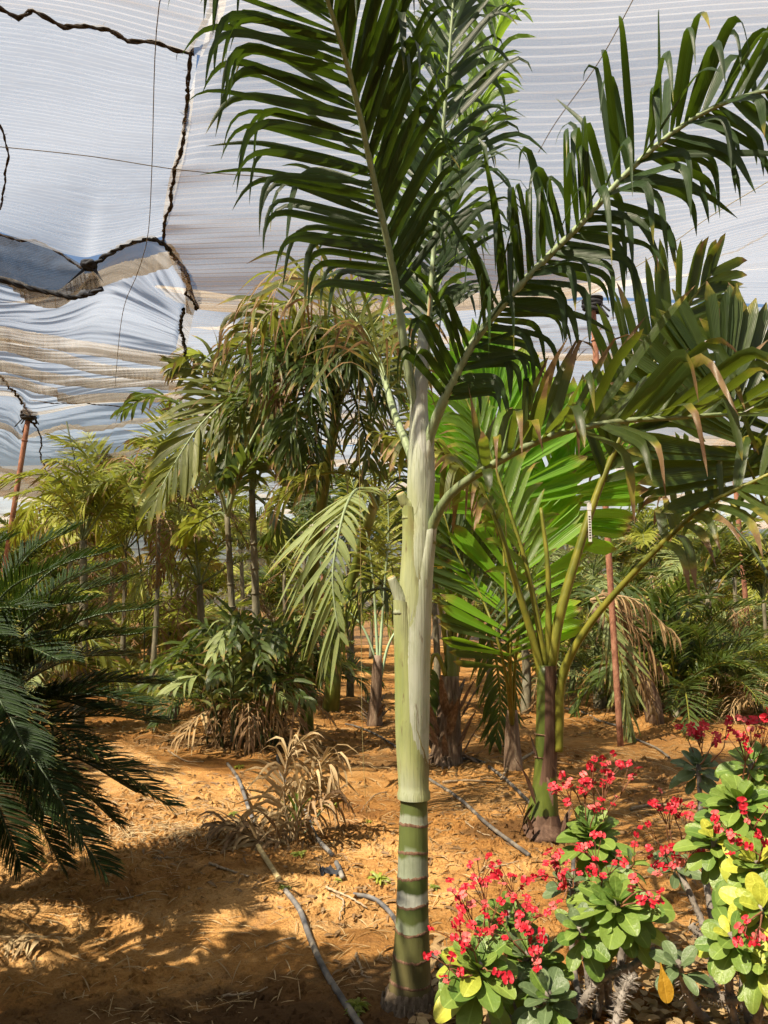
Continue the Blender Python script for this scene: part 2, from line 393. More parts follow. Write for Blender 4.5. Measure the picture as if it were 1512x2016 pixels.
xs = np.concatenate([-np.geomspace(700, 17, 12), np.linspace(-16, -4.1, 60), np.linspace(-4, 4, 210), np.linspace(4.1, 16, 60), np.geomspace(17, 700, 12)])
ys = np.concatenate([-np.geomspace(300, 4, 8), np.linspace(-3, 2.4, 20), np.linspace(2.5, 9, 190), np.linspace(9.2, 42, 150), np.geomspace(44, 900, 12)])
X, Y = np.meshgrid(xs, ys)
mb = MB(); mb.add(np.stack([X, Y, gz(X, Y)], -1).reshape(-1, 3), grid_quads(len(xs), len(ys)))
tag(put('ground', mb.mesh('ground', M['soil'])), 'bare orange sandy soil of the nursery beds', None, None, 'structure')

# ---------------------------------------------------------------- shade cloth overhead
def cloth_mat(name, col, trc, dens=.5, fold=.3, ribs=14., streak=(.5, 9, 1), brown=(.34, .26, .17), bump=.35, amt=.6, sharp=(.47, 7), rib=1., tf=1.3, td=(.055, .04, .025)):
    m, nt, N, L = newmat(name); out = N['Material Output']; N.remove(N['Principled BSDF'])
    uv = nd(nt, 'ShaderNodeUVMap'); v = uv.outputs[0]
    n1 = noise(nt, 1.1, 4, .6, mapping(nt, v, streak), .6); n2 = noise(nt, 1.6, 4, .65, mapping(nt, v, (streak[0] * 1.5, streak[1] * 3, 1), (0, 0, .05)), .4)
    big = noise(nt, .5, 3, .5, v)
    f = math_(nt, 'MULTIPLY', math_(nt, 'SUBTRACT', math_(nt, 'ADD', math_(nt, 'MULTIPLY', n1.outputs[0], .55), math_(nt, 'MULTIPLY', n2.outputs[0], .45)), sharp[0]), sharp[1], clamp=True)
    bigm = math_(nt, 'MULTIPLY', math_(nt, 'SUBTRACT', big.outputs[0], .36), 4, clamp=True)
    at_ = nd(nt, 'ShaderNodeAttribute', attribute_name='leaf'); sp = nd(nt, 'ShaderNodeSeparateColor'); L.new(at_.outputs['Color'], sp.inputs[0])
    f = math_(nt, 'MULTIPLY', f, math_(nt, 'ADD', .3, math_(nt, 'MULTIPLY', bigm, .7)))
    f = math_(nt, 'MULTIPLY', f, amt)
    f = math_(nt, 'MAXIMUM', f, math_(nt, 'MULTIPLY', sp.outputs[1], math_(nt, 'ADD', .75, math_(nt, 'MULTIPLY', f, .25))), clamp=True)   # brown belly and fold shading painted into the cloth colour
    sx = nd(nt, 'ShaderNodeSeparateXYZ'); L.new(v, sx.inputs[0])
    rb = math_(nt, 'SINE', math_(nt, 'MULTIPLY', sx.outputs[1], 6.2832 * ribs))
    rb = math_(nt, 'MULTIPLY', math_(nt, 'MULTIPLY', math_(nt, 'SUBTRACT', rb, .6), 2.5, clamp=True), rib)
    op = math_(nt, 'ADD', math_(nt, 'ADD', dens, math_(nt, 'MULTIPLY', f, fold)), math_(nt, 'MULTIPLY', rb, .22), clamp=True)
    c = mixc(nt, math_(nt, 'ADD', math_(nt, 'MULTIPLY', f, .75), math_(nt, 'MULTIPLY', rb, .35), clamp=True), col, brown)
    ct = mixc(nt, math_(nt, 'ADD', math_(nt, 'MULTIPLY', f, tf), math_(nt, 'MULTIPLY', rb, .25), clamp=True), trc, td)
    h = math_(nt, 'ADD', n1.outputs[0], math_(nt, 'MULTIPLY', n2.outputs[0], .6))
    bp = nd(nt, 'ShaderNodeBump'); bp.inputs['Strength'].default_value = bump * .7; bp.inputs['Distance'].default_value = .05; L.new(h, bp.inputs['Height'])
    d = nd(nt, 'ShaderNodeBsdfDiffuse'); L.new(c, d.inputs[0]); L.new(bp.outputs[0], d.inputs['Normal'])
    t = nd(nt, 'ShaderNodeBsdfTranslucent'); L.new(ct, t.inputs[0]); L.new(bp.outputs[0], t.inputs['Normal'])
    ms = nd(nt, 'ShaderNodeMixShader'); ms.inputs[0].default_value = .6; L.new(d.outputs[0], ms.inputs[1]); L.new(t.outputs[0], ms.inputs[2])
    tp = nd(nt, 'ShaderNodeBsdfTransparent'); tp.inputs[0].default_value = (.97, .90, .80, 1)      # dusty threads
    mx = nd(nt, 'ShaderNodeMixShader'); L.new(op, mx.inputs[0]); L.new(tp.outputs[0], mx.inputs[1]); L.new(ms.outputs[0], mx.inputs[2])
    L.new(mx.outputs[0], out.inputs[0]); return m
M['cloth'] = cloth_mat('white_shade_cloth', (.62, .58, .54), (.92, .90, .89), .24, .30, 17., (.3, 4.5, 1), brown=(.52, .40, .28), amt=.3, tf=1.4, td=(.20, .14, .085))
M['cloth_grey'] = cloth_mat('grey_shade_cloth', (.56, .56, .56), (.88, .89, .92), .28, .3, 30., (1.2, 5, 1), amt=.22)
M['cloth_fold'] = cloth_mat('folded_shade_cloth', (.62, .59, .55), (.94, .94, .96), .25, .36, 12., (.35, 2.5, 1), bump=.6, amt=.25, brown=(.26, .20, .13), rib=.15, tf=2.6)
M['cloth_dark'] = cloth_mat('dark_shade_net', (.10, .10, .11), (.12, .13, .15), .62, .3, 60., (3, 3, 1), (.06, .055, .05))
M['cloth_wall'] = cloth_mat('side_wall_net', (.22, .21, .20), (.26, .26, .26), .55, .35, 3., (.6, 4, 1), (.12, .10, .08))

def patch(rows, nu, nv):
    A = np.stack([crom(np.array(r, float), nu) for r in rows])           # rows, nu, 3
    return np.stack([crom(A[:, j], nv) for j in range(nu)], 1)           # nv, nu, 3

def cloth(name, rows, mat, label, nu=150, nv=110, wr=.012, fx=.7, fy=6., seed=0, group='shade cloth overhead', shade_z=None, swag=None, pull=None):
    P = patch(rows, nu, nv)
    ul = np.concatenate([[0], np.cumsum(np.linalg.norm(np.diff(P[nv // 2], axis=0), axis=1))])
    vl = np.concatenate([[0], np.cumsum(np.linalg.norm(np.diff(P[:, nu // 2], axis=0), axis=1))])
    U, W = np.meshgrid(ul, vl)
    w = (vnoise(U * fx + .12 * W, W * fy + .25 * U, seed) - .5) + .5 * (vnoise(U * fx * 2, W * fy * 2.3, seed + 5) - .5) + 2.2 * (vnoise(U * .45, W * .8, seed + 9) - .5)
    edge = np.minimum(1, np.minimum(np.arange(nu), np.arange(nu)[::-1]) / 6)[None] * np.minimum(1, np.minimum(np.arange(nv), np.arange(nv)[::-1]) / 5)[:, None]
    zb = P[..., 2]; painted_shade = np.zeros_like(zb)
    if shade_z: painted_shade = np.clip((shade_z[0] - zb) / (shade_z[0] - shade_z[1]), 0, 1) ** 1.5  # belly shade painted in as brown, stronger the lower it hangs
    if pull:      # cloth gathered at its seam: short creases that die away into the panel
        e0 = np.clip(1 - U / pull[0], 0, 1) ** 1.6; cr = vnoise(U * .8, W * 9 + .3 * U, seed + 30); cr2 = vnoise(U * 1.5, W * 21, seed + 31)
        mask = np.clip(vnoise(U * .3 + 2, W * .9, seed + 33) * 2.4 - .8, 0, 1)
        far = np.clip((U - pull[1]) / 3, 0, 1) * np.clip(vnoise(U * .25, W * 1.1 + .35 * U, seed + 34) * 3 - 1.3, 0, 1)
        painted_shade = np.clip(painted_shade * (.7 + .5 * cr) + (np.clip(cr - .5, 0, 1) * 1.2 + np.clip(cr2 - .6, 0, 1)) * (e0 * mask + .8 * far) * pull[2], 0, 1)
        P = P.copy(); P[..., 2] += (cr - .5) * .03 * (e0 + far)
    if swag:      # loose cloth hangs in swags: each sags lower, its fold shade painted browner, then starts again from the next line of ties
        k, amp, st = swag
        ph = W * k + 1.1 * vnoise(U * .35 + 5, W * .5, seed + 20) + .35 * vnoise(U * 1.1, W * 2.2, seed + 21) + .25 * np.sin(U * .8)
        sw = ph - np.floor(ph); fine = vnoise(U * 1.2 + .6 * W, W * 16 + U * 1.5, seed + 22); fine2 = vnoise(U * 2 - .4 * W, W * 34 + U * 2, seed + 23)
        cov = np.clip(vnoise(U * .5, W * .6, seed + 24) * 2.2 - .35, 0, 1)
        painted_shade = np.maximum(painted_shade, np.clip(sw ** 2.0 * st * (.25 + .9 * fine) * (.45 + .65 * cov) + (np.clip(fine2 - .5, 0, 1) * 1.1 + np.clip(fine - .55, 0, 1) * 1.3) * (.3 + .7 * cov) * st, 0, 1))
        P = P.copy(); P[..., 2] -= amp * (sw - .5) * edge
    P = P.copy(); P[..., 2] += w * wr * edge
    CC = np.zeros((nu * nv, 4)); CC[:, 1] = painted_shade.ravel(); mb = MB(); mb.add(P.reshape(-1, 3), grid_quads(nu, nv), CC, uv=np.stack([U, W], -1).reshape(-1, 2))
    o = put(name, mb.mesh(name, mat, uv=True)); tag(o, label, 'shade cloth', group); return o

def rope(parent, pts, r=.013, name='seam_rope', mat='rope', wob=.012, seed=0):
    L = np.linalg.norm(np.diff(np.array(pts), axis=0), axis=1).sum(); n = max(8, int(L / .02))
    P = crom(pts, n); g = np.random.default_rng(seed)
    wv = np.stack([np.interp(np.arange(n), np.arange(0, n + 6, 6), g.normal(0, wob, len(np.arange(0, n + 6, 6)))) for _ in range(3)], 1)
    r = r * .78; P = P + wv * 1.2; T, N, B = frames(P); mb = MB(); ph = np.cumsum(.45 + .5 * g.random(n))
    for k in range(2):
        a = ph + k * pi
        Q = P + (r * .55) * (np.cos(a)[:, None] * N + np.sin(a)[:, None] * B)
        mb.add(*tube(Q, r * .62 * (1 + .7 * (g.random(n) - .4)), 5, False))
    # loose fibres and stitches sticking out
    m = n // 5; i = g.integers(0, n, m); d = norm(g.normal(0, 1, (m, 3)))
    V, C = strips(P[i], d, norm(g.normal(0, 1, (m, 3))), .035 + .03 * g.random(m), .005, 2, .3, seed=seed); add_strips(mb, V, C)
    return put(name, mb.mesh(name, M[mat]), parent)

def wire(name, pts, r, mat, label, cat='wire', parent=None):
    P = crom(pts, 40); mb = MB(); mb.add(*tube(P, r, 5, False))
    o = put(name, mb.mesh(name, M[mat]), parent)
    if parent is None: tag(o, label, cat)
    return o

seam = [(440, -330, 2.6), (420, 0, 3.95), (376, 107, 4.25), (366, 220, 4.65), (347, 330, 5.1), (321, 465, 5.75), (345, 505, 6.1), (386, 606, 6.8)]
sm = ats(*seam)
# big panel over the main palm, belly hanging low at 6.5 m, tied up again at the posts 9 m away
rA = [
    ats((440, -330, 2.6), (900, -330, 2.55), (1500, -330, 2.5), (2100, -330, 2.5)),
    ats((420, 0, 3.95), (800, 0, 4.0), (1300, 0, 4.0), (2100, -60, 4.0)),
    ats((366, 220, 4.65), (760, 240, 4.75), (1200, 225, 4.75), (2100, 120, 4.7)),
    ats((321, 465, 5.75), (700, 450, 5.7), (1150, 425, 5.6), (2100, 260, 5.4)),
    ats((386, 606, 6.8), (620, 613, 6.75), (1080, 590, 6.6), (1512, 440, 6.3), (2100, 300, 6.2)),
    np.array([[-2.4, 7.9, 4.85], [-.5, 8.0, 4.7], [2.3, 8.1, 5.0], [6, 7.9, 5.0], [9, 7.8, 5.1]]),
    np.array([[-2.3, 8.9, 5.15], [0, 9.0, 5.0], [2.37, 9.05, 5.2], [6, 9, 5.05], [10, 9, 5.2]])]
shA = cloth('shade_cloth', rA, M['cloth'], 'wide white shade cloth sagging over the tall palm, ribbed with fine lines', 220, 300, .02, .5, 7, 1, shade_z=(4.52, 4.2), pull=(1.4, 3.2, 1.3))
rope(shA, sm, .016, seed=3)
# left panel
rD = [ats((-420, -110, 3.5), (-100, -5, 3.85), (150, 38, 4.0), (388, 108, 4.26)),
      ats((-420, 150, 4.4), (-100, 190, 4.5), (150, 215, 4.6), (378, 220, 4.66)),
      ats((-420, 310, 5.0), (-100, 330, 5.1), (150, 345, 5.2), (358, 330, 5.11)),
      ats((-420, 400, 5.5), (-100, 430, 5.7), (130, 500, 5.8), (200, 500, 5.85), (321, 465, 5.75))]
shD = cloth('shade_cloth', rD, M['cloth_grey'], 'bluish grey shade cloth square framed by dark ropes, top left', 120, 110, .008, 1.2, 3, 2)
rope(shD, ats((-120, -8, 3.83), (0, 18, 3.9), (150, 45, 4.03), (290, 85, 4.15), (376, 107, 4.25)), .016, seed=4)
rope(shD, ats((-10, 215, 4.55), (14, 270, 4.75), (16, 330, 5.0), (8, 380, 5.2), (-6, 410, 5.4)), .009, seed=8)
# panel above the first rope
rE = [np.array([[-6, .2, 5.0], [-3, .2, 5.05], [-.6, .4, 5.0]]), ats((-420, -500, 2.4), (0, -420, 2.5), (440, -330, 2.6)), ats((-420, -300, 2.85), (0, -200, 3.1), (250, -80, 3.55), (446, 0, 3.90)),
      ats((-420, -110, 3.5), (-100, -5, 3.85), (150, 38, 4.0), (398, 110, 4.26))]
shE = cloth('shade_cloth', rE, M['cloth'], 'wrinkled shade cloth above the upper dark rope, top left corner', 90, 80, .03, 1.5, 3, 3)
# the roof carries on over and behind the photographer
rO = [np.array([[-.6, -5, 5.0], [3, -5, 4.9], [9, -5, 5.0]]), np.array([[-.6, -1, 4.9], [3, -1.5, 4.6], [9, -1, 4.9]]), ats((440, -330, 2.6), (900, -330, 2.55), (1500, -330, 2.5), (2100, -330, 2.5))]
cloth('shade_cloth', rO, M['cloth'], 'white shade cloth over the place where the photographer stands', 60, 50, .02, .6, 6, 4)
# unseen roof ends and side nets added round the photographer to cut sky fill
for rows, lb in [([np.array([[-24, -9, 5.0], [-15, -9, 4.6], [-6, -9, 5.0]]), np.array([[-24, -2, 4.9], [-15, -2, 4.5], [-6, -2, 5.0]]), np.array([[-24, 5, 4.9], [-15, 5, 4.6], [-5.6, 3.5, 5.0]]), np.array([[-24, 13.8, 5.1], [-15, 13.8, 4.8], [-7.5, 13.5, 5.0]])], 'white shade cloth over the beds far to the left'),
                 ([np.array([[9, -9, 5.0], [16, -9, 4.6], [24, -9, 5.0]]), np.array([[9, 0, 4.9], [16, 0, 4.5], [24, 0, 5.0]]), np.array([[10, 9, 5.15], [16, 9, 5.0], [24, 9, 5.0]]), np.array([[16, 16, 5.05], [20, 16, 5.0], [24, 16, 5.0]])], 'white shade cloth over the beds far to the right'),
                 ([np.array([[-6, -9, 5.0], [1, -9, 4.6], [9, -9, 5.0]]), np.array([[-6, -5.0, 4.95], [1, -5.0, 4.8], [9, -5.0, 5.0]])], 'white shade cloth over the beds behind the photographer'),
                 ([np.array([[-6, -5.0, 4.95], [-3, -5, 4.8], [-.5, -5, 5.0]]), np.array([[-6, -2, 4.9], [-3, -2, 4.7], [-.5, -2, 4.95]]), np.array([[-6, .3, 5.0], [-3, .3, 5.05], [-.5, .5, 5.0]])], 'white shade cloth behind the photographer on the left')]:
    cloth('shade_cloth', rows, M['cloth'], lb, 40, 40, .03, .5, 4, 31)
for rows, lb in [([np.array([[-24, -9, 5.0], [-24, 10, 5.0], [-24, 31, 4.75]]), np.array([[-24.3, -9, .0], [-24.3, 10, .0], [-24.3, 31, .0]])], 'grey side net closing the nursery on the left'), ([np.array([[24, -9, 5.0], [24, 10, 5.0], [24, 31, 4.75]]), np.array([[24.3, -9, .0], [24.3, 10, .0], [24.3, 31, .0]])], 'grey side net closing the nursery on the right'),
                 ([np.array([[-24, -9, 5.0], [0, -9, 4.7], [24, -9, 5.0]]), np.array([[-24, -9.3, .0], [0, -9.3, .0], [24, -9.3, .0]])], 'grey side net closing the nursery behind the photographer')]:
    cloth('side_net', rows, M['cloth_wall'], lb, 60, 24, .05, .3, 1.2, 33, None)
# lower left panel: hangs from the arched hem down to the far post
rG = [ats((-420, 520, 5.6), (-150, 530, 5.7), (0, 548, 5.8), (70, 570, 5.9), (132, 581, 5.95), (165, 556, 5.95), (190, 522, 5.95), (240, 487, 5.85), (290, 469, 5.8), (322, 482, 5.85), (347, 508, 6.1), (372, 560, 6.5), (386, 606, 6.8)),
      ats((-420, 600, 6.6), (0, 618, 6.8), (132, 622, 6.9), (240, 600, 6.9), (322, 600, 6.9), (380, 625, 7.0)),
      ats((-420, 660, 8.2), (0, 680, 8.4), (150, 690, 8.4), (260, 690, 8.4), (365, 700, 8.5)),
      ats((-420, 730, 10.8), (0, 745, 10.9), (150, 755, 10.9), (260, 752, 10.9), (362, 745, 10.8)),
      np.array([at(-420, 800, 13.6), at(0, 770, 13.2), at(56, 812, 13.9), at(200, 790, 13.8), at(363, 790, 13.8)])]
shG = cloth('shade_cloth', rG, M['cloth_fold'], 'crumpled beige shade cloth in horizontal folds below the arched black hem, left', 190, 420, .05, .7, 2.6, 5, swag=(.62, .16, 1.3))
rope(shG, ats((186, 520, 5.92), (240, 486, 5.82), (290, 468, 5.77), (322, 481, 5.82), (347, 507, 6.07), (372, 559, 6.47), (387, 606, 6.77)), .026, 'hem', 'blackcloth', .006, 5)
rope(shG, ats((-60, 540, 5.72), (0, 548, 5.78), (70, 570, 5.88), (132, 582, 5.92), (200, 566, 5.93)), .024, 'hem', 'blackcloth', .008, 6)
rope(shG, ats((361, 608, 6.95), (357, 650, 7.5), (364, 690, 8.3), (362, 735, 10)), .022, 'hem', 'blackcloth', .008, 7)
rope(shG, ats((-20, 720, 10.5), (0, 740, 10.8), (30, 775, 12.2), (56, 812, 13.85)), .02, seed=9)
rope(shG, ats((60, 790, 12.8), (150, 795, 13.0), (240, 800, 13.4)), .012, seed=10)
# dark doubled net in the gap and its knot
rH = [ats((-420, 400, 5.62), (-100, 440, 5.75), (0, 460, 5.85), (90, 482, 5.9), (165, 523, 5.95)),
      ats((-420, 470, 5.9), (-100, 500, 5.95), (0, 510, 6.0), (90, 535, 6.05), (185, 530, 6.1)),
      ats((-420, 530, 5.75), (-150, 542, 5.8), (0, 560, 5.9), (80, 585, 6.0), (200, 575, 6.05))]
shH = cloth('shade_cloth', rH, M['cloth_dark'], 'dark grey doubled net sagging in the gap at the left edge', 70, 40, .01, 2, 3, 6)
rope(shH, ats((-60, 445, 5.8), (0, 461, 5.84), (60, 472, 5.88), (110, 490, 5.9), (140, 510, 5.92), (160, 525, 5.93)), .012, seed=11)
kn = MB(); kc = at(175, 522, 5.9)
for i in range(5):
    a = np.linspace(0, 2 * pi, 14); g = np.random.default_rng(i)
    ax = norm(g.normal(0, 1, 3)); b1 = norm(np.cross(ax, [0, .3, 1])); b2 = np.cross(ax, b1)
    kn.add(*tube(kc + np.outer(np.cos(a), b1) * .05 + np.outer(np.sin(a), b2) * .03, .018, 6, False))
for tip in ((128, 562), (205, 558)):
    p0 = at(172, 520, 5.9); p1 = at(186, 522, 5.9); p2 = at(*tip, 5.85)
    kn.add(np.array([p0, p1, p2, (p0 + p1) / 2 + [0, .02, .0]]), np.array([[0, 3, 2, 2], [3, 1, 2, 2]]))
put('knot', kn.mesh('knot', M['blackcloth']), shH)
# far bays of the roof
rB = [np.array([[-2.35, 8.95, 5.12], [0, 9.05, 4.97], [2.37, 9.1, 5.18], [6, 9.05, 5.03], [10, 9.05, 5.18], [16, 9, 5.1]]),
      np.array([[-3.5, 12.5, 4.75], [0, 12.6, 4.55], [3, 12.6, 4.6], [6, 12.6, 4.5], [10, 12.6, 4.6], [16, 12.6, 4.7]]),
      np.array([[-3.5, 14.5, 4.85], [0, 14.6, 4.65], [3, 14.6, 4.7], [6, 14.6, 4.6], [10, 14.6, 4.6], [16, 14.6, 4.7]]),
      np.array([[-3.5, 16.2, 5.05], [0, 16.2, 4.95], [3, 16.2, 5.0], [7.2, 16.2, 5.1], [10, 16.2, 4.95], [16, 16.2, 5.1]])]
shB = cloth('shade_cloth', rB, M['cloth'], 'white shade cloth bay behind the first row of rusty posts', 150, 220, .04, .4, 2.2, 12, shade_z=(4.9, 4.4), swag=(.5, .12, 1.))
def zpost(px, py, Yp): return at(px, py, Yp)
rope(shB, ats((1512, 462, 9.6), (1430, 500, 9.6), (1340, 545, 9.4), (1240, 600, 9.4), (1190, 640, 10.2), (1100, 700, 11.5)), .013, seed=12)
rI = [np.vstack([[[-22, 13.7, 5.1]], at(-420, 798, 13.5)[None], at(0, 768, 13.15)[None], at(56, 810, 13.85)[None], at(200, 788, 13.75)[None], at(363, 788, 13.75)[None], [[-2.4, 14.2, 5.0]]]),
      np.array([[-22, 15.6, 4.4], [-12, 15.6, 4.3], [-6.3, 15.6, 4.45], [-5, 15.6, 4.4], [-3.4, 15.6, 4.6]]),
      np.array([[-22, 17.4, 4.15], [-12, 17.4, 4.1], [-6.3, 17.4, 4.1], [-5, 17.4, 4.15], [-3.4, 17, 4.5]]),
      np.array([[-22, 20, 4.9], [-12, 20, 4.8], [-6.3, 20, 4.9], [-5, 20, 4.9], [-3.3, 18, 4.9]])]
shI = cloth('shade_cloth', rI, M['cloth_fold'], 'beige shade cloth sagging behind the leaning post on the left', 120, 160, .05, .5, 2, 13, shade_z=(5.0, 4.1), swag=(.6, .15, 1.2))
rope(shI, ats((62, 820, 13.8), (78, 860, 14.2), (80, 900, 14.8), (92, 930, 15.6)), .018, seed=13)
rC = [np.array([[-22, 19.5, 4.85], [-8, 18.5, 4.9], [0, 16.3, 4.93], [7.2, 16.3, 5.05], [16, 16.3, 5.05], [24, 16.3, 5.0]]),
      np.array([[-22, 24, 4.2], [-8, 24, 4.2], [0, 24, 4.1], [7, 24, 4.2], [16, 24, 4.1], [24, 24, 4.2]]),
      np.array([[-22, 30, 4.7], [-8, 30, 4.7], [0, 30, 4.7], [7, 30, 4.8], [16, 30, 4.7], [24, 30, 4.7]])]
cloth('shade_cloth', rC, M['cloth'], 'farthest bay of the shade roof, a pale strip above the distant palms', 140, 160, .06, .3, 1.5, 14, swag=(.35, .2, 1.))
rW = [np.array([[-24, 30.1, 4.75], [-8, 30.1, 4.72], [0, 30.1, 4.72], [7, 30.1, 4.8], [24, 30.1, 4.75]]),
      np.array([[-24, 30.9, 3.0], [-8, 30.6, 3.2], [0, 30.8, 3.0], [7, 30.5, 3.1], [24, 30.7, 3.0]]),
      np.array([[-24, 31, .1], [-8, 31.2, .0], [0, 31, .1], [7, 31.1, .0], [24, 31, .1]])]
cloth('side_net', rW, M['cloth_wall'], 'grey see-through side net closing the nursery at the far end', 120, 60, .12, .3, 1.2, 15, None)

# wires and twine
wire('support_wire', ats((322, -60, 3.7), (308, 60, 4.05), (303, 170, 4.4), (299, 330, 5.0), (291, 465, 5.7), (270, 540, 6.1), (240, 625, 6.7), (226, 765, 10.5)), .003, 'twine', 'thin dark wire running down the grey cloth on the left')
wire('support_wire', ats((-60, 285, 4.75), (0, 289, 4.8), (180, 308, 4.85), (360, 335, 4.95), (560, 352, 5.1), (760, 380, 5.2)), .003, 'twine', 'thin dark wire stretched level under the cloth, upper left')
wire('support_wire', ats((1262, -30, 3.85), (1180, 120, 4.2), (1095, 240, 4.7), (1060, 300, 4.9)), .0028, 'twine', 'thin wire slanting behind the right frond tips, top right')
wire('support_wire', ats((1550, 335, 5.2), (1400, 425, 5.6), (1300, 495, 6.0), (1130, 600, 6.6)), .0028, 'goldtwine', 'pale gold twine slanting below the cloth edge, right')
wire('hanging_twine', np.vstack([at(706, 730, 4.1)[None], at(708, 950, 4.15)[None], at(711, 1200, 4.2)[None], at(713, 1430, 4.3)[None], at(722, 1600, 4.45)[None], ground(735, 1692)[None]]), .0013, 'goldtwine', 'gold twine hanging straight down left of the banded trunk', 'twine')

# ---------------------------------------------------------------- rusty posts
def post(top, foot, r, label, knot=True, seed=0):
    top = np.asarray(top, float); foot = np.asarray(foot, float)
    t = thing('support_post', label, 'post', foot, 'rusty posts that carry the shade roof')
    mb = MB(); P = crom([foot - [0, 0, .1], foot * .5 + top * .5, top], 14); mb.add(*tube(P, r, 12, True))
    for f in (.55, .9): 
        q = foot + (top - foot) * f; ax = norm(top - foot); mb.add(*tube(np.array([q - ax * .012, q + ax * .012]), r * 1.25, 12, True))
    put('pole', mb.mesh('pole', M['rust'], foot), t)
    g = np.random.default_rng(seed); mb = MB()
    for i in range(9):
        a = np.linspace(0, 2 * pi, 16) + g.random() * 6; rr = r * (1.5 + 1.6 * g.random())
        z = -.16 + .2 * g.random(); tl = g.normal(0, .3, 2)
        P = np.stack([np.cos(a) * rr, np.sin(a) * rr, z + tl[0] * rr * np.cos(a) + tl[1] * rr * np.sin(a)], 1) + top
        mb.add(*tube(P, .02 + .012 * g.random(), 6, False))
    for i in range(4):
        a = g.random() * 6.28; P = top + np.outer(np.linspace(0, 1, 6), [cos(a) * .16, sin(a) * .16, -.12 - .2 * g.random()]) + np.outer(np.linspace(0, 1, 6) ** .5 * .06, [cos(a), sin(a), 0])
        mb.add(*tube(P, .012, 5, True))
    put('tied_cloth', mb.mesh('tied_cloth', M['blackcloth'], foot), t)
    return t
post(at(1166, 588, 9.05), at(1222, 1460, 9.0) * [1, 1, 0], .036, 'rusty post with black cloth knot rising behind the hanging frond', seed=1)
post(at(57, 814, 13.9), np.array([-6.9, 13.9, 0]), .045, 'leaning rusty post topped with a black knot at the left edge', seed=2)
post(at(1440, 868, 16.2), at(1478, 1260, 16.2) * [1, 1, 0], .05, 'slim rusty post by the side net on the right', seed=3)
post(at(640, 905, 19.5), at(632, 1270, 19.5) * [1, 1, 0], .045, 'far rusty post half hidden behind the grey palm stems', seed=4)

# ---------------------------------------------------------------- trees outside the net
def outside(name, cx, cy_, h, w, label, seed):
    g = np.random.default_rng(seed); t = thing(name, label, 'tree', (cx, cy_, 0), 'trees outside the side net')
    mb = MB(); mb.add(*tube(crom([[cx, cy_, -.2], [cx + .2, cy_, h * .3], [cx, cy_, h * .7]], 8), np.linspace(.25, .06, 8), 8))
    for i in range(6):
        a = g.random() * 6.28; mb.add(*tube(crom([[cx, cy_, h * .35], [cx + cos(a) * w * .4, cy_ + sin(a) * w * .4, h * .6 + g.random()]], 4), np.linspace(.1, .03, 4), 5))
    put('trunk', mb.mesh('trunk', M['cane'], (cx, cy_, 0)), t)
    n = 2600; cl = g.normal(0, 1, (26, 3)); cl = norm(cl) * (g.random((26, 1)) ** .4)
    p = cl[g.integers(0, 26, n)] * [w * .55, w * .55, h * .36] + g.normal(0, .4, (n, 3)) + [cx, cy_, h * .62]
    V, C = strips(p, g.normal(0, 1, (n, 3)), g.normal(0, 1, (n, 3)), .35, .22, 2, .3, g=g, across=2)
    mb = MB(); add_strips(mb, V, C); put('crown', mb.mesh('crown', M['wild'], (cx, cy_, 0)), t)
for i, (x, y, h, w, lb) in enumerate([(9, 38, 6, 5, 'leafy tree outside the net behind the slim right post'), (16, 40, 7, 6, 'leafy tree outside the net at the far right edge'), (2.5, 39, 5.5, 5, 'leafy tree outside the net behind the bright pleated leaf'), (-6, 41, 6.5, 6, 'leafy tree outside the net behind the grey palm stems'), (-15, 40, 6, 6, 'leafy tree outside the net beyond the leaning post')]):
    outside('outside_tree', x, y, h, w, lb, 50 + i)
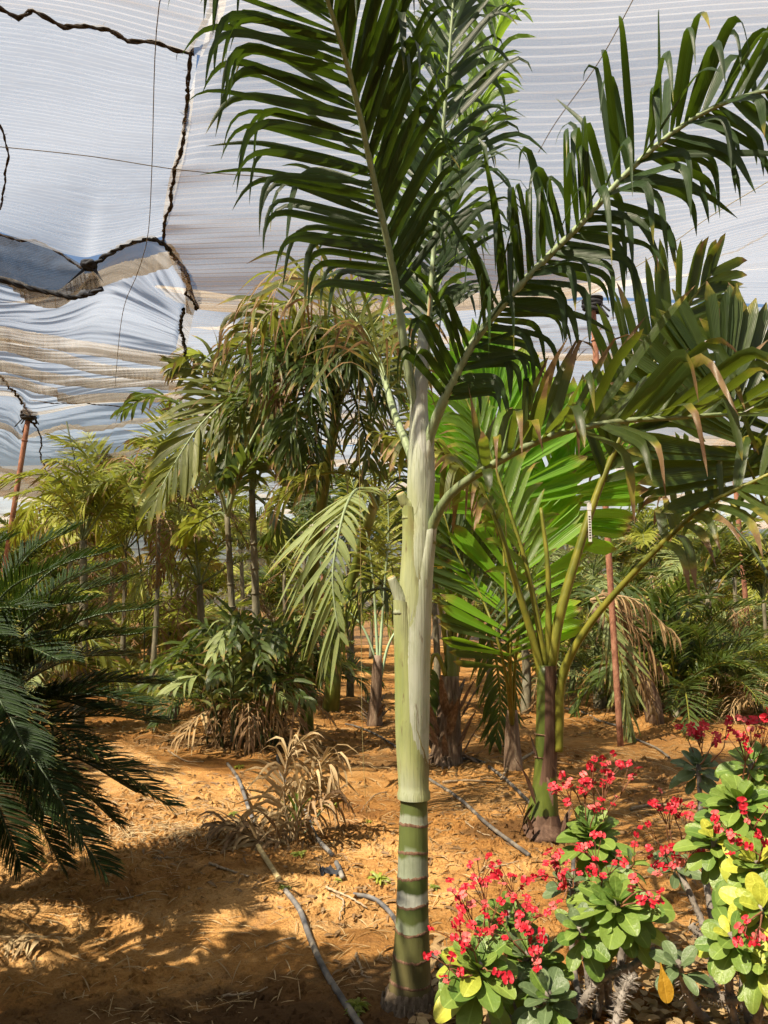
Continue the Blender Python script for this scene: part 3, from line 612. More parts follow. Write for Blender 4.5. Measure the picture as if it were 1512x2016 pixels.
# ================================================================== the tall banded palm
def sheath_mat():
    m, nt, N, L = newmat('waxy_crownshaft'); b = N['Principled BSDF']
    tc = nd(nt, 'ShaderNodeTexCoord'); v = tc.outputs['Object']
    at_ = nd(nt, 'ShaderNodeAttribute', attribute_name='leaf'); sp = nd(nt, 'ShaderNodeSeparateColor'); L.new(at_.outputs['Color'], sp.inputs[0])
    yl = noise(nt, 2.2, 3, .5, mapping(nt, v, (3, 3, .8))); br = noise(nt, 3.2, 4, .6, mapping(nt, v, (2.5, 2.5, .8)))
    fib = noise(nt, 4, 2, .5, mapping(nt, v, (45, 45, .8)))
    fac = math_(nt, 'ADD', math_(nt, 'MULTIPLY', yl.outputs[0], 1.2), math_(nt, 'SUBTRACT', sp.outputs[0], .65))
    c = ramp(nt, fac, [(.25, (.46, .48, .43)), (.45, (.40, .44, .33)), (.65, (.36, .39, .19)), (.85, (.25, .29, .09))]).outputs[0]
    c = mixc(nt, math_(nt, 'MULTIPLY', math_(nt, 'SUBTRACT', fib.outputs[0], .5), 2.4, clamp=True), c, (.22, .25, .13))
    spk = noise(nt, 26, 4, .7, mapping(nt, v, (1, 1, .5)))
    bm = math_(nt, 'MULTIPLY', math_(nt, 'SUBTRACT', math_(nt, 'ADD', math_(nt, 'ADD', br.outputs[0], math_(nt, 'MULTIPLY', spk.outputs[0], .22)), math_(nt, 'MULTIPLY', sp.outputs[2], .35)), .69), 6, clamp=True)
    c = mixc(nt, math_(nt, 'MULTIPLY', bm, .8), c, (.19, .14, .07))
    mo = noise(nt, 9, 5, .7, mapping(nt, v, (1, 1, .35)), .5)
    c = mixc(nt, math_(nt, 'MULTIPLY', math_(nt, 'MULTIPLY', math_(nt, 'SUBTRACT', mo.outputs[0], .48), 5, clamp=True), .5), c, (.19, .22, .12))
    sc_ = noise(nt, 40, 3, .6, mapping(nt, v, (1, 1, .25))); c = mixc(nt, math_(nt, 'MULTIPLY', math_(nt, 'MULTIPLY', math_(nt, 'SUBTRACT', sc_.outputs[0], .64), 10, clamp=True), .7), c, (.13, .09, .05))
    L.new(c, b.inputs['Base Color']); b.inputs['Roughness'].default_value = .62; b.inputs['Specular IOR Level'].default_value = .22
    bp = nd(nt, 'ShaderNodeBump'); bp.inputs['Strength'].default_value = .45; bp.inputs['Distance'].default_value = .006
    L.new(fib.outputs[0], bp.inputs['Height']); L.new(bp.outputs[0], b.inputs['Normal']); return m
def trunk_mat():
    m, nt, N, L = newmat('banded_green_trunk'); b = N['Principled BSDF']
    tc = nd(nt, 'ShaderNodeTexCoord'); v = tc.outputs['Object']
    at_ = nd(nt, 'ShaderNodeAttribute', attribute_name='leaf'); sp = nd(nt, 'ShaderNodeSeparateColor'); L.new(at_.outputs['Color'], sp.inputs[0])
    n1 = noise(nt, 9, 3, .5, mapping(nt, v, (1, 1, 1)), .3); n2 = noise(nt, 3.5, 3, .5, v)
    fib = noise(nt, 6, 2, .5, mapping(nt, v, (30, 30, 1)))
    # wax lies on the upper part of each internode with a ragged lower edge
    wx = math_(nt, 'MULTIPLY', math_(nt, 'ADD', math_(nt, 'SUBTRACT', sp.outputs[0], .5), math_(nt, 'MULTIPLY', math_(nt, 'SUBTRACT', n1.outputs[0], .5), 1.1)), 9, clamp=True)
    g = ramp(nt, n2.outputs[0], [(.3, (.05, .075, .02)), (.7, (.15, .185, .055))]).outputs[0]
    w = mixc(nt, sp.outputs[2], (.17, .22, .12), (.60, .62, .56))
    st_ = noise(nt, 22, 4, .7, v); wx = math_(nt, 'MULTIPLY', wx, math_(nt, 'ADD', .55, math_(nt, 'MULTIPLY', st_.outputs[0], .7)), clamp=True)
    c = mixc(nt, math_(nt, 'MULTIPLY', wx, .85), g, w)
    spl = math_(nt, 'MULTIPLY', math_(nt, 'SUBTRACT', st_.outputs[0], .6), 6, clamp=True); c = mixc(nt, math_(nt, 'MULTIPLY', spl, .5), c, (.16, .12, .07))
    c = mixc(nt, math_(nt, 'MULTIPLY', math_(nt, 'SUBTRACT', fib.outputs[0], .52), 1.6, clamp=True), c, (.07, .09, .04))
    c = mixc(nt, math_(nt, 'MULTIPLY', math_(nt, 'SUBTRACT', sp.outputs[1], .45), 1.2, clamp=True), c, (.13, .085, .045))
    L.new(c, b.inputs['Base Color']); b.inputs['Roughness'].default_value = .5; b.inputs['Specular IOR Level'].default_value = .35
    bp = nd(nt, 'ShaderNodeBump'); bp.inputs['Strength'].default_value = .3; bp.inputs['Distance'].default_value = .005
    L.new(fib.outputs[0], bp.inputs['Height']); L.new(bp.outputs[0], b.inputs['Normal']); return m
M['sheath'] = sheath_mat(); M['trunk'] = trunk_mat()
M['scar'] = barkmat('leaf_scar', [(.3, (.14, .075, .045)), (.7, (.30, .18, .12))], 18, .85, (6, 6, .6), .7)
M['cut'] = barkmat('cut_stub', [(.3, (.42, .30, .13)), (.7, (.58, .44, .22))], 20, .8)
M['roots'] = barkmat('root_mat', [(.3, (.09, .065, .045)), (.7, (.26, .2, .14))], 16, .9, (3, 3, .6), .9)

YB = 3.29
def pxm(py, Y): return np.linalg.norm(at(757, py, Y) - at(756, py, Y))       # metres a pixel spans there
base = at(806, 1960, YB); base[2] = float(gz(base[0], YB))
palm = thing('king_palm', 'tall palm with green banded trunk and pale crownshaft, standing clear in the middle', 'palm', base)
def lathe(prof, k=28, rnd=.5, col=None):
    """prof: (centre xyz, radius) rings"""
    n = len(prof); a = np.linspace(0, 2 * pi, k, endpoint=False)
    V = np.array([[c[0] + r * cos(x), c[1] + r * sin(x), c[2]] for c, r in prof for x in a])
    i = np.arange(n - 1)[:, None] * k; j = np.arange(k)[None]; j2 = (j + 1) % k
    Q = np.stack([i + j, i + j2, i + k + j2, i + k + j], -1).reshape(-1, 4)
    C = np.zeros((n * k, 4)); C[:, 0] = rnd; C[:, 3] = np.tile(a / 6.2832, n)
    if col is not None: C[:, :3] = np.repeat(np.asarray(col, float), k, 0)
    return V, Q, C
# axis and radius by photograph row
ROW = np.array([[2010, 800, 60], [1985, 802, 54], [1960, 805, 45], [1935, 808, 41], [1890, 810, 37.5], [1850, 811, 35], [1800, 812, 32], [1760, 812, 31], [1700, 813, 30], [1630, 814, 28.5],
                [1572, 815, 26.5], [1540, 814, 27], [1500, 813, 28.5], [1450, 812, 30], [1400, 812, 31], [1300, 813, 31], [1220, 815, 31], [1150, 818, 30], [1080, 823, 28], [1000, 827, 25.5],
                [950, 828, 27], [900, 828, 24.5], [860, 827, 21], [800, 826, 17], [700, 830, 12], [600, 838, 9]], float)[::-1]
def axis(py):
    c = np.interp(py, ROW[:, 0], ROW[:, 1]); w = np.interp(py, ROW[:, 0], ROW[:, 2]); p = at(c, py, YB); return p, w * pxm(py, YB)
rings = [1929, 1880, 1828, 1777, 1723, 1673, 1620, 1574]           # leaf scars
wax = {1880: 0, 1828: .1, 1777: .25, 1723: .95, 1673: .36, 1620: .2, 1574: .42}
mb = MB()
for lo, hi in zip(rings[:-1], rings[1:]):
    pys = np.linspace(lo, hi, 9); pr = []; col = []
    for q, py in enumerate(pys):
        p, r = axis(py); f = q / 8; pr.append((p, r * (1 + .018 * (f < .05) + .012 * (f > .95) - .012 * sin(pi * f))))
        wv = wax[hi]; dark = .9 if lo > 1900 else (.75 if lo > 1850 else (.5 if lo > 1800 else 0))
        # wax sits under the scar above (upper part); the collar below each scar stays green
        col.append(((1.15 if wv in (.36,) else .95) - .85 * f if wv > .2 else .5 - .5 * f, dark, wv))
    mb.add(*lathe(pr, 32, .5, col))
pr = [axis(py) for py in (1952, 1942, 1929)]; mb.add(*lathe(pr, 32, .5, [(.1, 1, 0)] * 3))
put('trunk', mb.mesh('trunk', M['trunk'], base), palm)
for i, py in enumerate(rings[:-1]):
    (p0, r0), (p1, r1) = axis(py + 3.6), axis(py - 3.6); g = np.random.default_rng(i)
    ks = 40; mbr = MB(); pr = [(p0, r0 * .995), (p0 * .75 + p1 * .25, r0 * 1.02), (p1 * .7 + p0 * .3, r1 * 1.025), (p1, r1 * .995)]
    V, Q, C = lathe(pr, ks); V[:, 2] += np.tile(.004 * np.sin(np.arange(ks) * 2 * pi / ks * 2 + i) + .0015 * g.normal(0, 1, ks), 4)
    mbr.add(V, Q, C); put('leaf_scar', mbr.mesh('leaf_scar', M['scar'], base), palm)
# root base
mbr = MB(); pr = []
for q, py in enumerate((2030, 2005, 1990, 1976, 1962, 1950, 1942)):
    p, r = axis(py); p = p.copy(); pr.append((p, r * (1.02 + .05 * (q % 2))))
V, Q, C = lathe(pr, 40); g = np.random.default_rng(5); V[:, :2] += g.normal(0, .003, (len(V), 2)); mbr.add(V, Q, C)
bc, br_ = axis(1975)
for i in range(60):
    a = g.random() * 6.28; r1 = br_ * (.97 + .04 * g.random()); p0 = np.array([bc[0] + r1 * cos(a), bc[1] + r1 * sin(a), base[2] + .02 + .03 * g.random()])
    mbr.add(*tube(crom([p0, p0 + [.008 * cos(a), .008 * sin(a), -.05], p0 + [.02 * cos(a), .02 * sin(a), -.14]], 5), .005, 5, True))
put('root_base', mbr.mesh('root_base', M['roots'], base), palm)
# inner core of the crownshaft
mb = MB(); mb.add(*lathe([(axis(py)[0], axis(py)[1] * .93) for py in np.linspace(1560, 640, 40)], 24, .35)); put('crownshaft', mb.mesh('crownshaft', M['sheath'], base), palm)

def sheath(az, py0, py1, py2, off, ctrl, r_end, rnd, lean=0., halfw=.55, cut=False, name='sheath', dirt=0., lip=0.):
    """a leaf base wrapped round the shaft; its two edges run up towards the stalk, which follows ctrl"""
    nz_, nk = 40, 30; V = []; C = []; az_d = np.array([cos(az), sin(az), 0])
    for i in range(nz_):
        f = i / (nz_ - 1); py = py0 + (py2 - py0) * f; p, r = axis(py)
        u = 0 if py > py1 else (py1 - py) / (py1 - py2)
        hw = pi * (1.0 - halfw * sin(pi * u ** .8)) * (1 + .025 * sin(i * 2.1) * (u > 0) + .03 * (((i * 7919) % 13) / 13 - .5) * (u > 0)); ro = r + off + .004 * f + lip * (f < .03)
        rp = ro * (1 - u ** 1.6) + r_end * u ** 1.6; cen = p + az_d * (ro - rp + lean * u ** 3)
        for j in range(nk):
            a = az + hw * (2 * j / (nk - 1) - 1); e = abs(2 * j / (nk - 1) - 1)
            rr = rp + (.003 if e > .97 else 0)
            V.append([cen[0] + rr * cos(a), cen[1] + rr * sin(a), cen[2] + .25 * rp * u * cos(a - az)]); C.append([rnd, f, dirt * (e ** 3), e])
    mb = MB(); mb.add(np.array(V), grid_quads(nk, nz_), np.array(C))
    o = put(name, mb.mesh(name, M['sheath'], base), palm)
    return o, cen

def stalk(parent, P, r, mats, cut=False, flat=.75):
    mb = MB(); mb.add(*tube(crom(P, 20), r, 10, True, rnd=.6)); o = put('stalk', mb.mesh('stalk', mats, base), parent)
    if cut:
        Q = crom(P, 20); m2 = MB(); ax = norm(Q[-1] - Q[-2]); m2.add(*tube(np.array([Q[-1] - ax * .002, Q[-1] + ax * .003]), r[-1] * .93, 10, True)); put('cut_face', m2.mesh('cut_face', M['cut'], base), parent)
    return o
D = YB
s1, e1 = sheath(R(212), 1572, 1540, 1185, .006, None, .032, .80, .026, .60, dirt=.7, lip=.006)
stalk(s1, [e1 - [0, 0, .05], e1, at(781, 1162, e1[1] - .005), at(770, 1137, e1[1] - .015)], np.linspace(.033, .017, 20), M['sheath'], True)
s2, e2 = sheath(R(-32), 1566, 1300, 1045, .0045, None, .026, .42, .016, .58)
s3, e3 = sheath(R(203), 1560, 1200, 1000, .001, None, .03, .74, .022, .55, dirt=1.)
stalk(s3, [e3 - [0, 0, .05], e3, at(797, 990, e3[1] - .005), at(788, 972, e3[1] - .015)], np.linspace(.03, .018, 20), M['sheath'], True)
s4, e4 = sheath(R(-22), 1300, 1060, 868, -.001, None, .024, .5, .010, .55)
s5, e5 = sheath(R(140), 1250, 1060, 905, -.002, None, .02, .5, .006, .45)
s6, e6 = sheath(R(192), 1200, 930, 800, -.003, None, .022, .45, .004, .4)
def C_(e, *pts): return np.vstack([e - [0, 0, .06], e, ats(*pts)])

# fronds: control points follow each midrib in the place
KM = [M['rachis_pale'], M['king']]; KR = [M['rachis'], M['king']]
# upper left: leans towards the camera, so its underside shows
frond_obj('frond', palm, KM, base, 1, ctrl=C_(e6, (797, 690, D - .06), (775, 540, D - .16), (735, 350, D - .36), (695, 170, D - .58), (645, 0, D - .8), (590, -150, D - .95), (520, -300, D - 1.05)), n=75,
          side=(1, .05, 0), up=(0, .6, .8), t0=.26, L=.70, W=.029, a0=74, a1=50, v=(10, 10), vj=24, droop=4.0, tb=.76, sig=.15, prof='lance', dry=(-.4, .06), S=15, jit=.05, seed=21, r0=.022, r1=.006,
          asym=(-30, -2), twist=.25, Lp=((0, .55), (.15, .92), (.5, 1.0), (1, .6)), clump=2, droopj=.6, Ls=(1.0, 1.0))
# centre spear frond leaning away to the right
frond_obj('frond', palm, [M['rachis_pale'], M['king_spear']], base, 0, ctrl=ats((828, 880, D + .02), (838, 700, D + .08), (868, 520, D + .2), (915, 300, D + .32), (962, 120, D + .4), (995, 0, D + .4), (1012, -50, D + .4)), n=72,
          side=(.8, -.6, 0), up=(-.5, -.8, .2), t0=.2, L=.56, W=.030, a0=48, a1=26, v=(25, 20), vj=30, droop=1.6, tb=.7, sig=.2, prof='strap', dry=(-.4, .05), S=8, jit=.10, seed=22, r0=.018, r1=.005,
          Ls=(.6, 1.2), asym=(-8, 4), twist=1.2, Lp=((0, .6), (.3, 1), (.8, .9), (1, .5)))
# upper right, arching, blades standing up with hooked tips
frond_obj('frond', palm, KM, base, 1, ctrl=C_(e4, (882, 770, D - .12), (945, 655, D - .18), (1040, 545, D - .27), (1140, 445, D - .38), (1250, 325, D - .5), (1370, 230, D - .6), (1500, 180, D - .68), (1640, 180, D - .75)), n=75,
          side=(.62, .45, -.64), up=(-.2, -.6, .7), t0=.12, L=.60, W=.031, a0=62, a1=52, v=(25, 15), vj=34, droop=4.8, tb=.70, sig=.15, prof='lance', dry=(-.4, .1), S=15, jit=.09, seed=23, r0=.024, r1=.006,
          Ls=(.74, 1.0), twist=.35, Lp=((0, .7), (.2, .95), (.6, 1), (1, .6)), droopj=.5)
# lower right, older, brown tips
frond_obj('frond', palm, [M['rachis'], M['broad']], base, 0, ctrl=C_(e2, (885, 975, D - .12), (965, 918, D - .2), (1080, 860, D - .32), (1200, 832, D - .42), (1330, 822, D - .5), (1480, 815, D - .57), (1600, 830, D - .62)), n=30,
          side=(.3, .95, 0), up=(-.2, 0, .95), t0=.24, L=.56, W=.036, a0=60, a1=50, v=(78, 5), vj=22, droop=2.2, droopj=.8, tb=.70, sig=.12, prof='strap', dry=(-.05, .5), S=11, jit=.12, seed=24, r0=.024, r1=.006,
          twist=.7, Lp=((0, .6), (.2, .9), (.6, 1), (1, .6)))
# back left, going away from the camera, drying
frond_obj('frond', palm, [M['rachis_pale'], M['olive']], base, 0, ctrl=C_(e5, (775, 810, D + .2), (745, 710, D + .45), (695, 625, D + .75), (620, 585, D + 1.1), (535, 610, D + 1.4), (460, 690, D + 1.6)), n=70,
          side=(.75, .65, 0), up=(0, 0, 1), t0=.2, L=.6, W=.026, a0=65, a1=45, v=(30, 30), vj=30, droop=2.4, tb=.6, sig=.2, prof='strap', dry=(.0, .75), S=9, jit=.14, seed=25, r0=.02, r1=.005, twist=.8)
# young upright frond behind the first two, filling the heart of the crown
frond_obj('frond', palm, KM, base, 0, ctrl=ats((828, 880, D + .03), (840, 700, D + .05), (852, 520, D + .06), (866, 330, D + .06), (882, 140, D + .02), (892, 10, D), (896, -60, D)), n=64,
          side=(1, -.15, 0), up=(0, .5, .8), t0=.24, L=.56, W=.028, a0=52, a1=34, v=(12, 12), vj=32, droop=2.6, tb=.76, sig=.16, prof='lance', dry=(-.4, .05), S=10, jit=.09, seed=29, r0=.017, r1=.005, twist=.5, droopj=.6)
# unopened spear
mb = MB(); mb.add(*tube(crom(ats((827, 880, D), (833, 760, D + .02), (842, 640, D + .04), (852, 520, D + .06)), 14), np.linspace(.014, .004, 14), 7)); put('spear', mb.mesh('spear', M['rachis_dry'], base), palm)
# ================================================================== neighbouring palms
M['green_shaft'] = barkmat('glossy_green_shaft', [(.3, (.05, .075, .014)), (.55, (.10, .13, .02)), (.8, (.19, .20, .035))], 4, .35, (2, 2, .6), .1, spec=.5)
M['brown_sheath'] = barkmat('dead_brown_sheath', [(.3, (.06, .032, .02)), (.6, (.13, .075, .05)), (.85, (.24, .16, .11))], 5, .7, (8, 8, .6), .5)
M['tagwhite'] = barkmat('white_plastic', [(.3, (.62, .62, .60)), (.7, (.75, .75, .74))], 5, .5, bump=.02)
M['tagink'] = barkmat('black_ink', [(.3, (.03, .03, .03)), (.7, (.06, .06, .06))], 5, .7, bump=.02)
M['yellow_plastic'] = barkmat('yellow_plastic', [(.3, (.62, .50, .03)), (.7, (.72, .6, .06))], 5, .5, bump=.02)

def petiole(parent, org, P, r0, r1, mat, name='petiole', k=8):
    mb = MB(); mb.add(*tube(crom(P, 22), np.linspace(r0, r1, 22), k, True)); return put(name, mb.mesh(name, M[mat], org), parent)

def vlathe(pts, radii, k=16, rough=0., seed=0):
    P = crom(pts, len(radii) * 3); r = np.interp(np.linspace(0, 1, len(P)), np.linspace(0, 1, len(radii)), radii)
    return tube(P, r, k, True, rough, seed)

# ---- palm with the glossy green shaft, right of centre
E = 5.41
b2 = ground(1072, 1652); p2 = thing('green_shaft_palm', 'palm with glossy green shaft and brown peeling sheath, right of the banded trunk', 'palm', b2)
mb = MB(); mb.add(*vlathe([b2 - [0, 0, .08], at(1068, 1630, E), at(1070, 1600, E)], [.15, .125, .10], 20, .1)); 
for i, py in enumerate((1660, 1648, 1636)):
    c = at(1070, py, E); a = np.linspace(0, 2 * pi, 24); rr = .138 - .012 * i
    mb.add(*tube(np.stack([c[0] + rr * np.cos(a), c[1] + rr * np.sin(a), np.full(24, c[2])], 1), .01, 5, False))
put('root_base', mb.mesh('root_base', M['brown_sheath'], b2), p2)
mb = MB(); mb.add(*vlathe([at(1064, 1625, E), at(1070, 1590, E), at(1073, 1530, E), at(1074, 1450, E), at(1076, 1380, E), at(1076, 1310, E)], [.118, .084, .068, .065, .067, .06], 20)); put('shaft', mb.mesh('shaft', M['green_shaft'], b2), p2)
# dead sheath wrapping the right half
V = []; nz_, nk = 26, 16
for i in range(nz_):
    f = i / (nz_ - 1); py = 1628 - f * 318; c = at(1066 + 10 * min(1, f * 2), py, E); r = np.interp(f, [0, .1, .2, .6, 1], [.135, .10, .078, .072, .066])
    for j in range(nk):
        a = R(-110) + R(175) * j / (nk - 1) + R(-60) * (1 - f) ** 4; V.append([c[0] + r * cos(a), c[1] + r * sin(a), c[2]])
mb = MB(); mb.add(np.array(V), grid_quads(nk, nz_)); g = np.random.default_rng(8)
for i in range(22):     # torn strips of old sheath and root fibres
    a = g.random() * 6.28; z = .02 + .5 * g.random() ** 2; r = .11 - .05 * min(1, z * 3); q = b2 + [r * cos(a), r * sin(a), z]
    Vs, Cs = strips(np.array([q]), np.array([[cos(a) * .35, sin(a) * .35, -.6 if i % 2 else .9]]), np.array([[cos(a), sin(a), 0]]), .12 + .16 * g.random(), .03, 5, .5, .6, seed=i, twist=.8); add_strips(mb, Vs, Cs)
put('dead_sheath', mb.mesh('dead_sheath', M['brown_sheath'], b2), p2)
for i, py in enumerate((1585, 1540, 1490, 1445)):
    c = at(1072, py, E); a = np.linspace(0, 2 * pi, 25); rr = (.088, .073, .068, .067)[i]; mbr = MB(); mbr.add(*tube(np.stack([c[0] + rr * np.cos(a), c[1] + rr * np.sin(a), c[2] + .004 * np.sin(2 * a)], 1), .0035, 5, False)); put('leaf_scar', mbr.mesh('leaf_scar', M['scar'], b2), p2)
petiole(p2, b2, ats((1100, 1480, E - .05), (1102, 1380, E - .05), (1108, 1325, E - .05), (1122, 1290, E - .06)), .03, .026, 'rachis_yellow', 'petiole_base')
PM = [M['rachis_yellow'], M['broad']]
# long stalk to the right
frond_obj('frond', p2, PM, b2, 0, ctrl=ats((1100, 1440, E - .04), (1108, 1330, E - .06), (1160, 1230, E - .15), (1260, 1115, E - .35), (1370, 1010, E - .55), (1470, 955, E - .7), (1600, 905, E - .85), (1800, 890, E - 1)), n=22,
          side=(.35, .93, 0), up=(-.3, 0, .95), t0=.5, L=.72, W=.05, a0=72, a1=50, v=(62, -35), droop=2.0, tb=.6, sig=.2, prof='strap', dry=(.2, .6), S=8, jit=.08, seed=31, r0=.034, r1=.008, twist=.6)
# left stalk arching over
frond_obj('frond', p2, [M['rachis_yellow'], M['olive']], b2, 0, ctrl=ats((1068, 1340, E), (1050, 1260, E), (1010, 1130, E - .05), (975, 1020, E - .05), (930, 945, E), (850, 880, E + .1), (760, 860, E + .2)), n=26,
          side=(.3, .95, 0), up=(0, 0, 1), t0=.52, L=.6, W=.05, a0=65, a1=40, v=(10, 10), droop=2.2, tb=.5, sig=.25, prof='strap', dry=(.1, .55), S=8, jit=.1, seed=32, r0=.032, r1=.008, twist=.6)
# upright stalks
frond_obj('frond', p2, [M['rachis_yellow'], M['broad']], b2, 0, ctrl=ats((1082, 1330, E), (1100, 1220, E), (1140, 1080, E + .02), (1180, 960, E + .05), (1235, 830, E + .05), (1285, 720, E + .05), (1340, 620, E + .05), (1400, 540, E + .05)), n=24,
          side=(.95, .2, 0), up=(0, -1, .3), t0=.45, L=.8, W=.07, a0=52, a1=28, v=(8, 8), droop=.7, tb=.8, sig=.2, prof='strap', dry=(-.2, .2), S=8, jit=.06, seed=33, r0=.042, r1=.01, twist=.3)
frond_obj('frond', p2, [M['rachis_yellow'], M['king_spear']], b2, 0, ctrl=ats((1074, 1330, E + .02), (1060, 1230, E + .03), (1035, 1110, E + .05), (1000, 1000, E + .1), (960, 880, E + .2), (905, 760, E + .3)), n=26,
          side=(.9, .4, 0), up=(0, -1, .3), t0=.3, L=.62, W=.045, a0=45, a1=25, v=(8, 8), droop=.9, tb=.7, sig=.2, prof='strap', dry=(0, .25), S=7, jit=.07, seed=34, r0=.026, r1=.006)
petiole(p2, b2, ats((1078, 1310, E), (1080, 1220, E), (1078, 1110, E), (1065, 1000, E + .05)), .026, .012, 'rachis_yellow')
# white plant tag tied to the upright stalk
tg = at(1160, 1000, E - .1); tago = thing('plant_tag', 'white plastic strip tag hanging on the upright green stalk', 'tag', tg)
def slab(c, w, h, d):
    x, y, z = w / 2, d / 2, h / 2
    V = np.array([[sx * x, sy * y, sz * z] for sz in (-1, 1) for sy in (-1, 1) for sx in (-1, 1)]) + c
    return V, np.array([[0, 1, 3, 2], [4, 6, 7, 5], [0, 4, 5, 1], [1, 5, 7, 3], [3, 7, 6, 2], [2, 6, 4, 0]])
mb = MB(); mb.add(*slab(tg + [0, 0, -.12], .022, .22, .002)); mb.add(*slab(tg + [0, -.002, .01], .03, .05, .002)); put('strip', mb.mesh('strip', M['tagwhite'], tg, False), tago)
mb = MB()
for i in range(9): mb.add(*slab(tg + [0, -.0016, -.06 - .018 * i], .013, .009, .001))
put('print', mb.mesh('print', M['tagink'], tg, False), tago)
mb = MB(); a = np.linspace(0, 2 * pi, 14); mb.add(*tube(np.stack([tg[0] + .02 * np.cos(a), tg[1] + .04 + .05 * np.sin(a), np.full(14, tg[2] + .045)], 1), .002, 4, False)); put('loop', mb.mesh('loop', M['tagwhite'], tg), tago)
yc = at(866, 1117, 3.35); mb = MB(); mb.add(*slab(yc, .022, .01, .004)); mb.add(*slab(yc + [-.02, .004, .004], .03, .003, .003)); o = put('yellow_clip', mb.mesh('yellow_clip', M['yellow_plastic'], yc, False), None, tuple(yc)); tag(o, 'small yellow plastic clip on the right side of the crownshaft', 'clip')

# ---- pleated fan-like leaves behind: bright, backlit
def fanleaf(name, parent, org, P, side, up, mats, n=26, L=.9, W=.085, spread=(55, 20), seed=0, t0=.45, dry=(0, .1), droop=.08, r=(.022, .006), v=(4, 4), Lp=((0, .75), (.4, 1), (1, .8)), **kw):
    return frond_obj(name, parent, mats, org, 0, ctrl=P, n=n, side=side, up=up, t0=t0, L=L, W=W, a0=spread[0], a1=spread[1], v=v, droop=droop, tb=.85, sig=.2, prof='wedge', dry=dry, S=7, jit=.015, seed=seed,
                     r0=r[0], r1=r[1], fold=.5, twist=.1, Lp=Lp, **kw)
F_ = 6.6
b3 = ground(1010, 1515); p3 = thing('fan_leaf_palm', 'palm with bright green pleated fan-like leaves glowing behind the green shaft palm', 'palm', b3)
mb = MB(); mb.add(*vlathe([b3 - [0, 0, .08], b3 + [0, 0, .3], b3 + [0, 0, .55]], [.10, .075, .05], 14, .1)); put('trunk', mb.mesh('trunk', M['fibre'], b3), p3)
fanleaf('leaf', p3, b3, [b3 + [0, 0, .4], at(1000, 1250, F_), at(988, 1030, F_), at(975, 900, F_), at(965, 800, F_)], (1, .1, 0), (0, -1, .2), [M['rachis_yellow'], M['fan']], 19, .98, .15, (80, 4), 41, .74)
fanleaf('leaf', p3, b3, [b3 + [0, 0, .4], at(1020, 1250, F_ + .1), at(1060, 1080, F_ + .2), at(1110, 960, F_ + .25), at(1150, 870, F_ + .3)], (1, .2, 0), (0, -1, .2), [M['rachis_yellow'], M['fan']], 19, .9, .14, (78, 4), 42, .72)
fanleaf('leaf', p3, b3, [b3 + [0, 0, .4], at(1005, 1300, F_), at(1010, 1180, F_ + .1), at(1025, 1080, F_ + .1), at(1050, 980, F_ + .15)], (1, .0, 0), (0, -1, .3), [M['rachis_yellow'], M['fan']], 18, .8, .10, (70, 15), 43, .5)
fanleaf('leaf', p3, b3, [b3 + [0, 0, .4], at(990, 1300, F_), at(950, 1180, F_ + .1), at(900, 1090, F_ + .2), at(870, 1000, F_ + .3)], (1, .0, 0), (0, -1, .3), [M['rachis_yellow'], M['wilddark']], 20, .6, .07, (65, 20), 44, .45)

# ---- big broad leaves at the upper right, from a palm standing off to the right
H_ = 4.9
b4 = np.array([2.75, 4.8, float(gz(2.75, 4.8))]); p4 = thing('broad_leaf_palm', 'palm at the right edge with broad olive pleated leaves and ragged brown tips', 'palm', b4)
mb = MB(); mb.add(*vlathe([b4 - [0, 0, .08], b4 + [.03, 0, .4], b4 + [0, 0, .8]], [.11, .08, .06], 14, .1)); put('trunk', mb.mesh('trunk', M['fibre'], b4), p4)
fanleaf('leaf', p4, b4, [b4 + [0, 0, .75], at(1560, 1150, H_), at(1500, 980, H_), at(1450, 860, H_), at(1420, 770, H_)], (1, .1, 0), (0, -1, .3), [M['rachis_yellow'], M['broad']], 16, .92, .115, (88, 10), 51, .72, (-.2, .1))
fanleaf('leaf', p4, b4, [b4 + [0, 0, .75], at(1600, 1100, H_ + .1), at(1580, 960, H_ + .1), at(1545, 840, H_ + .1), at(1520, 740, H_ + .1)], (1, -.1, 0), (0, -1, .3), [M['rachis_yellow'], M['broad']], 16, .85, .10, (80, 10), 52, .72, (-.1, .35))
# ---- dark drooping fan cluster in front of the middle post
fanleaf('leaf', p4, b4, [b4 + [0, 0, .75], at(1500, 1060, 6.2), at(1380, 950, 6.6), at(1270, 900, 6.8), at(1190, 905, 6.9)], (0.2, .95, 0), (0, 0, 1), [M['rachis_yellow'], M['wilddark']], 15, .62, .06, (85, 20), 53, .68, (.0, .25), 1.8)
fanleaf('leaf', p4, b4, [b4 + [0, 0, .75], at(1480, 1080, 6.4), at(1370, 980, 6.7), at(1290, 930, 6.9), at(1230, 920, 7.0)], (0.5, -.8, 0), (0, 0, 1), [M['rachis_dark'], M['wilddark']], 15, .6, .06, (90, 30), 54, .62, (.0, .3), 2.4)

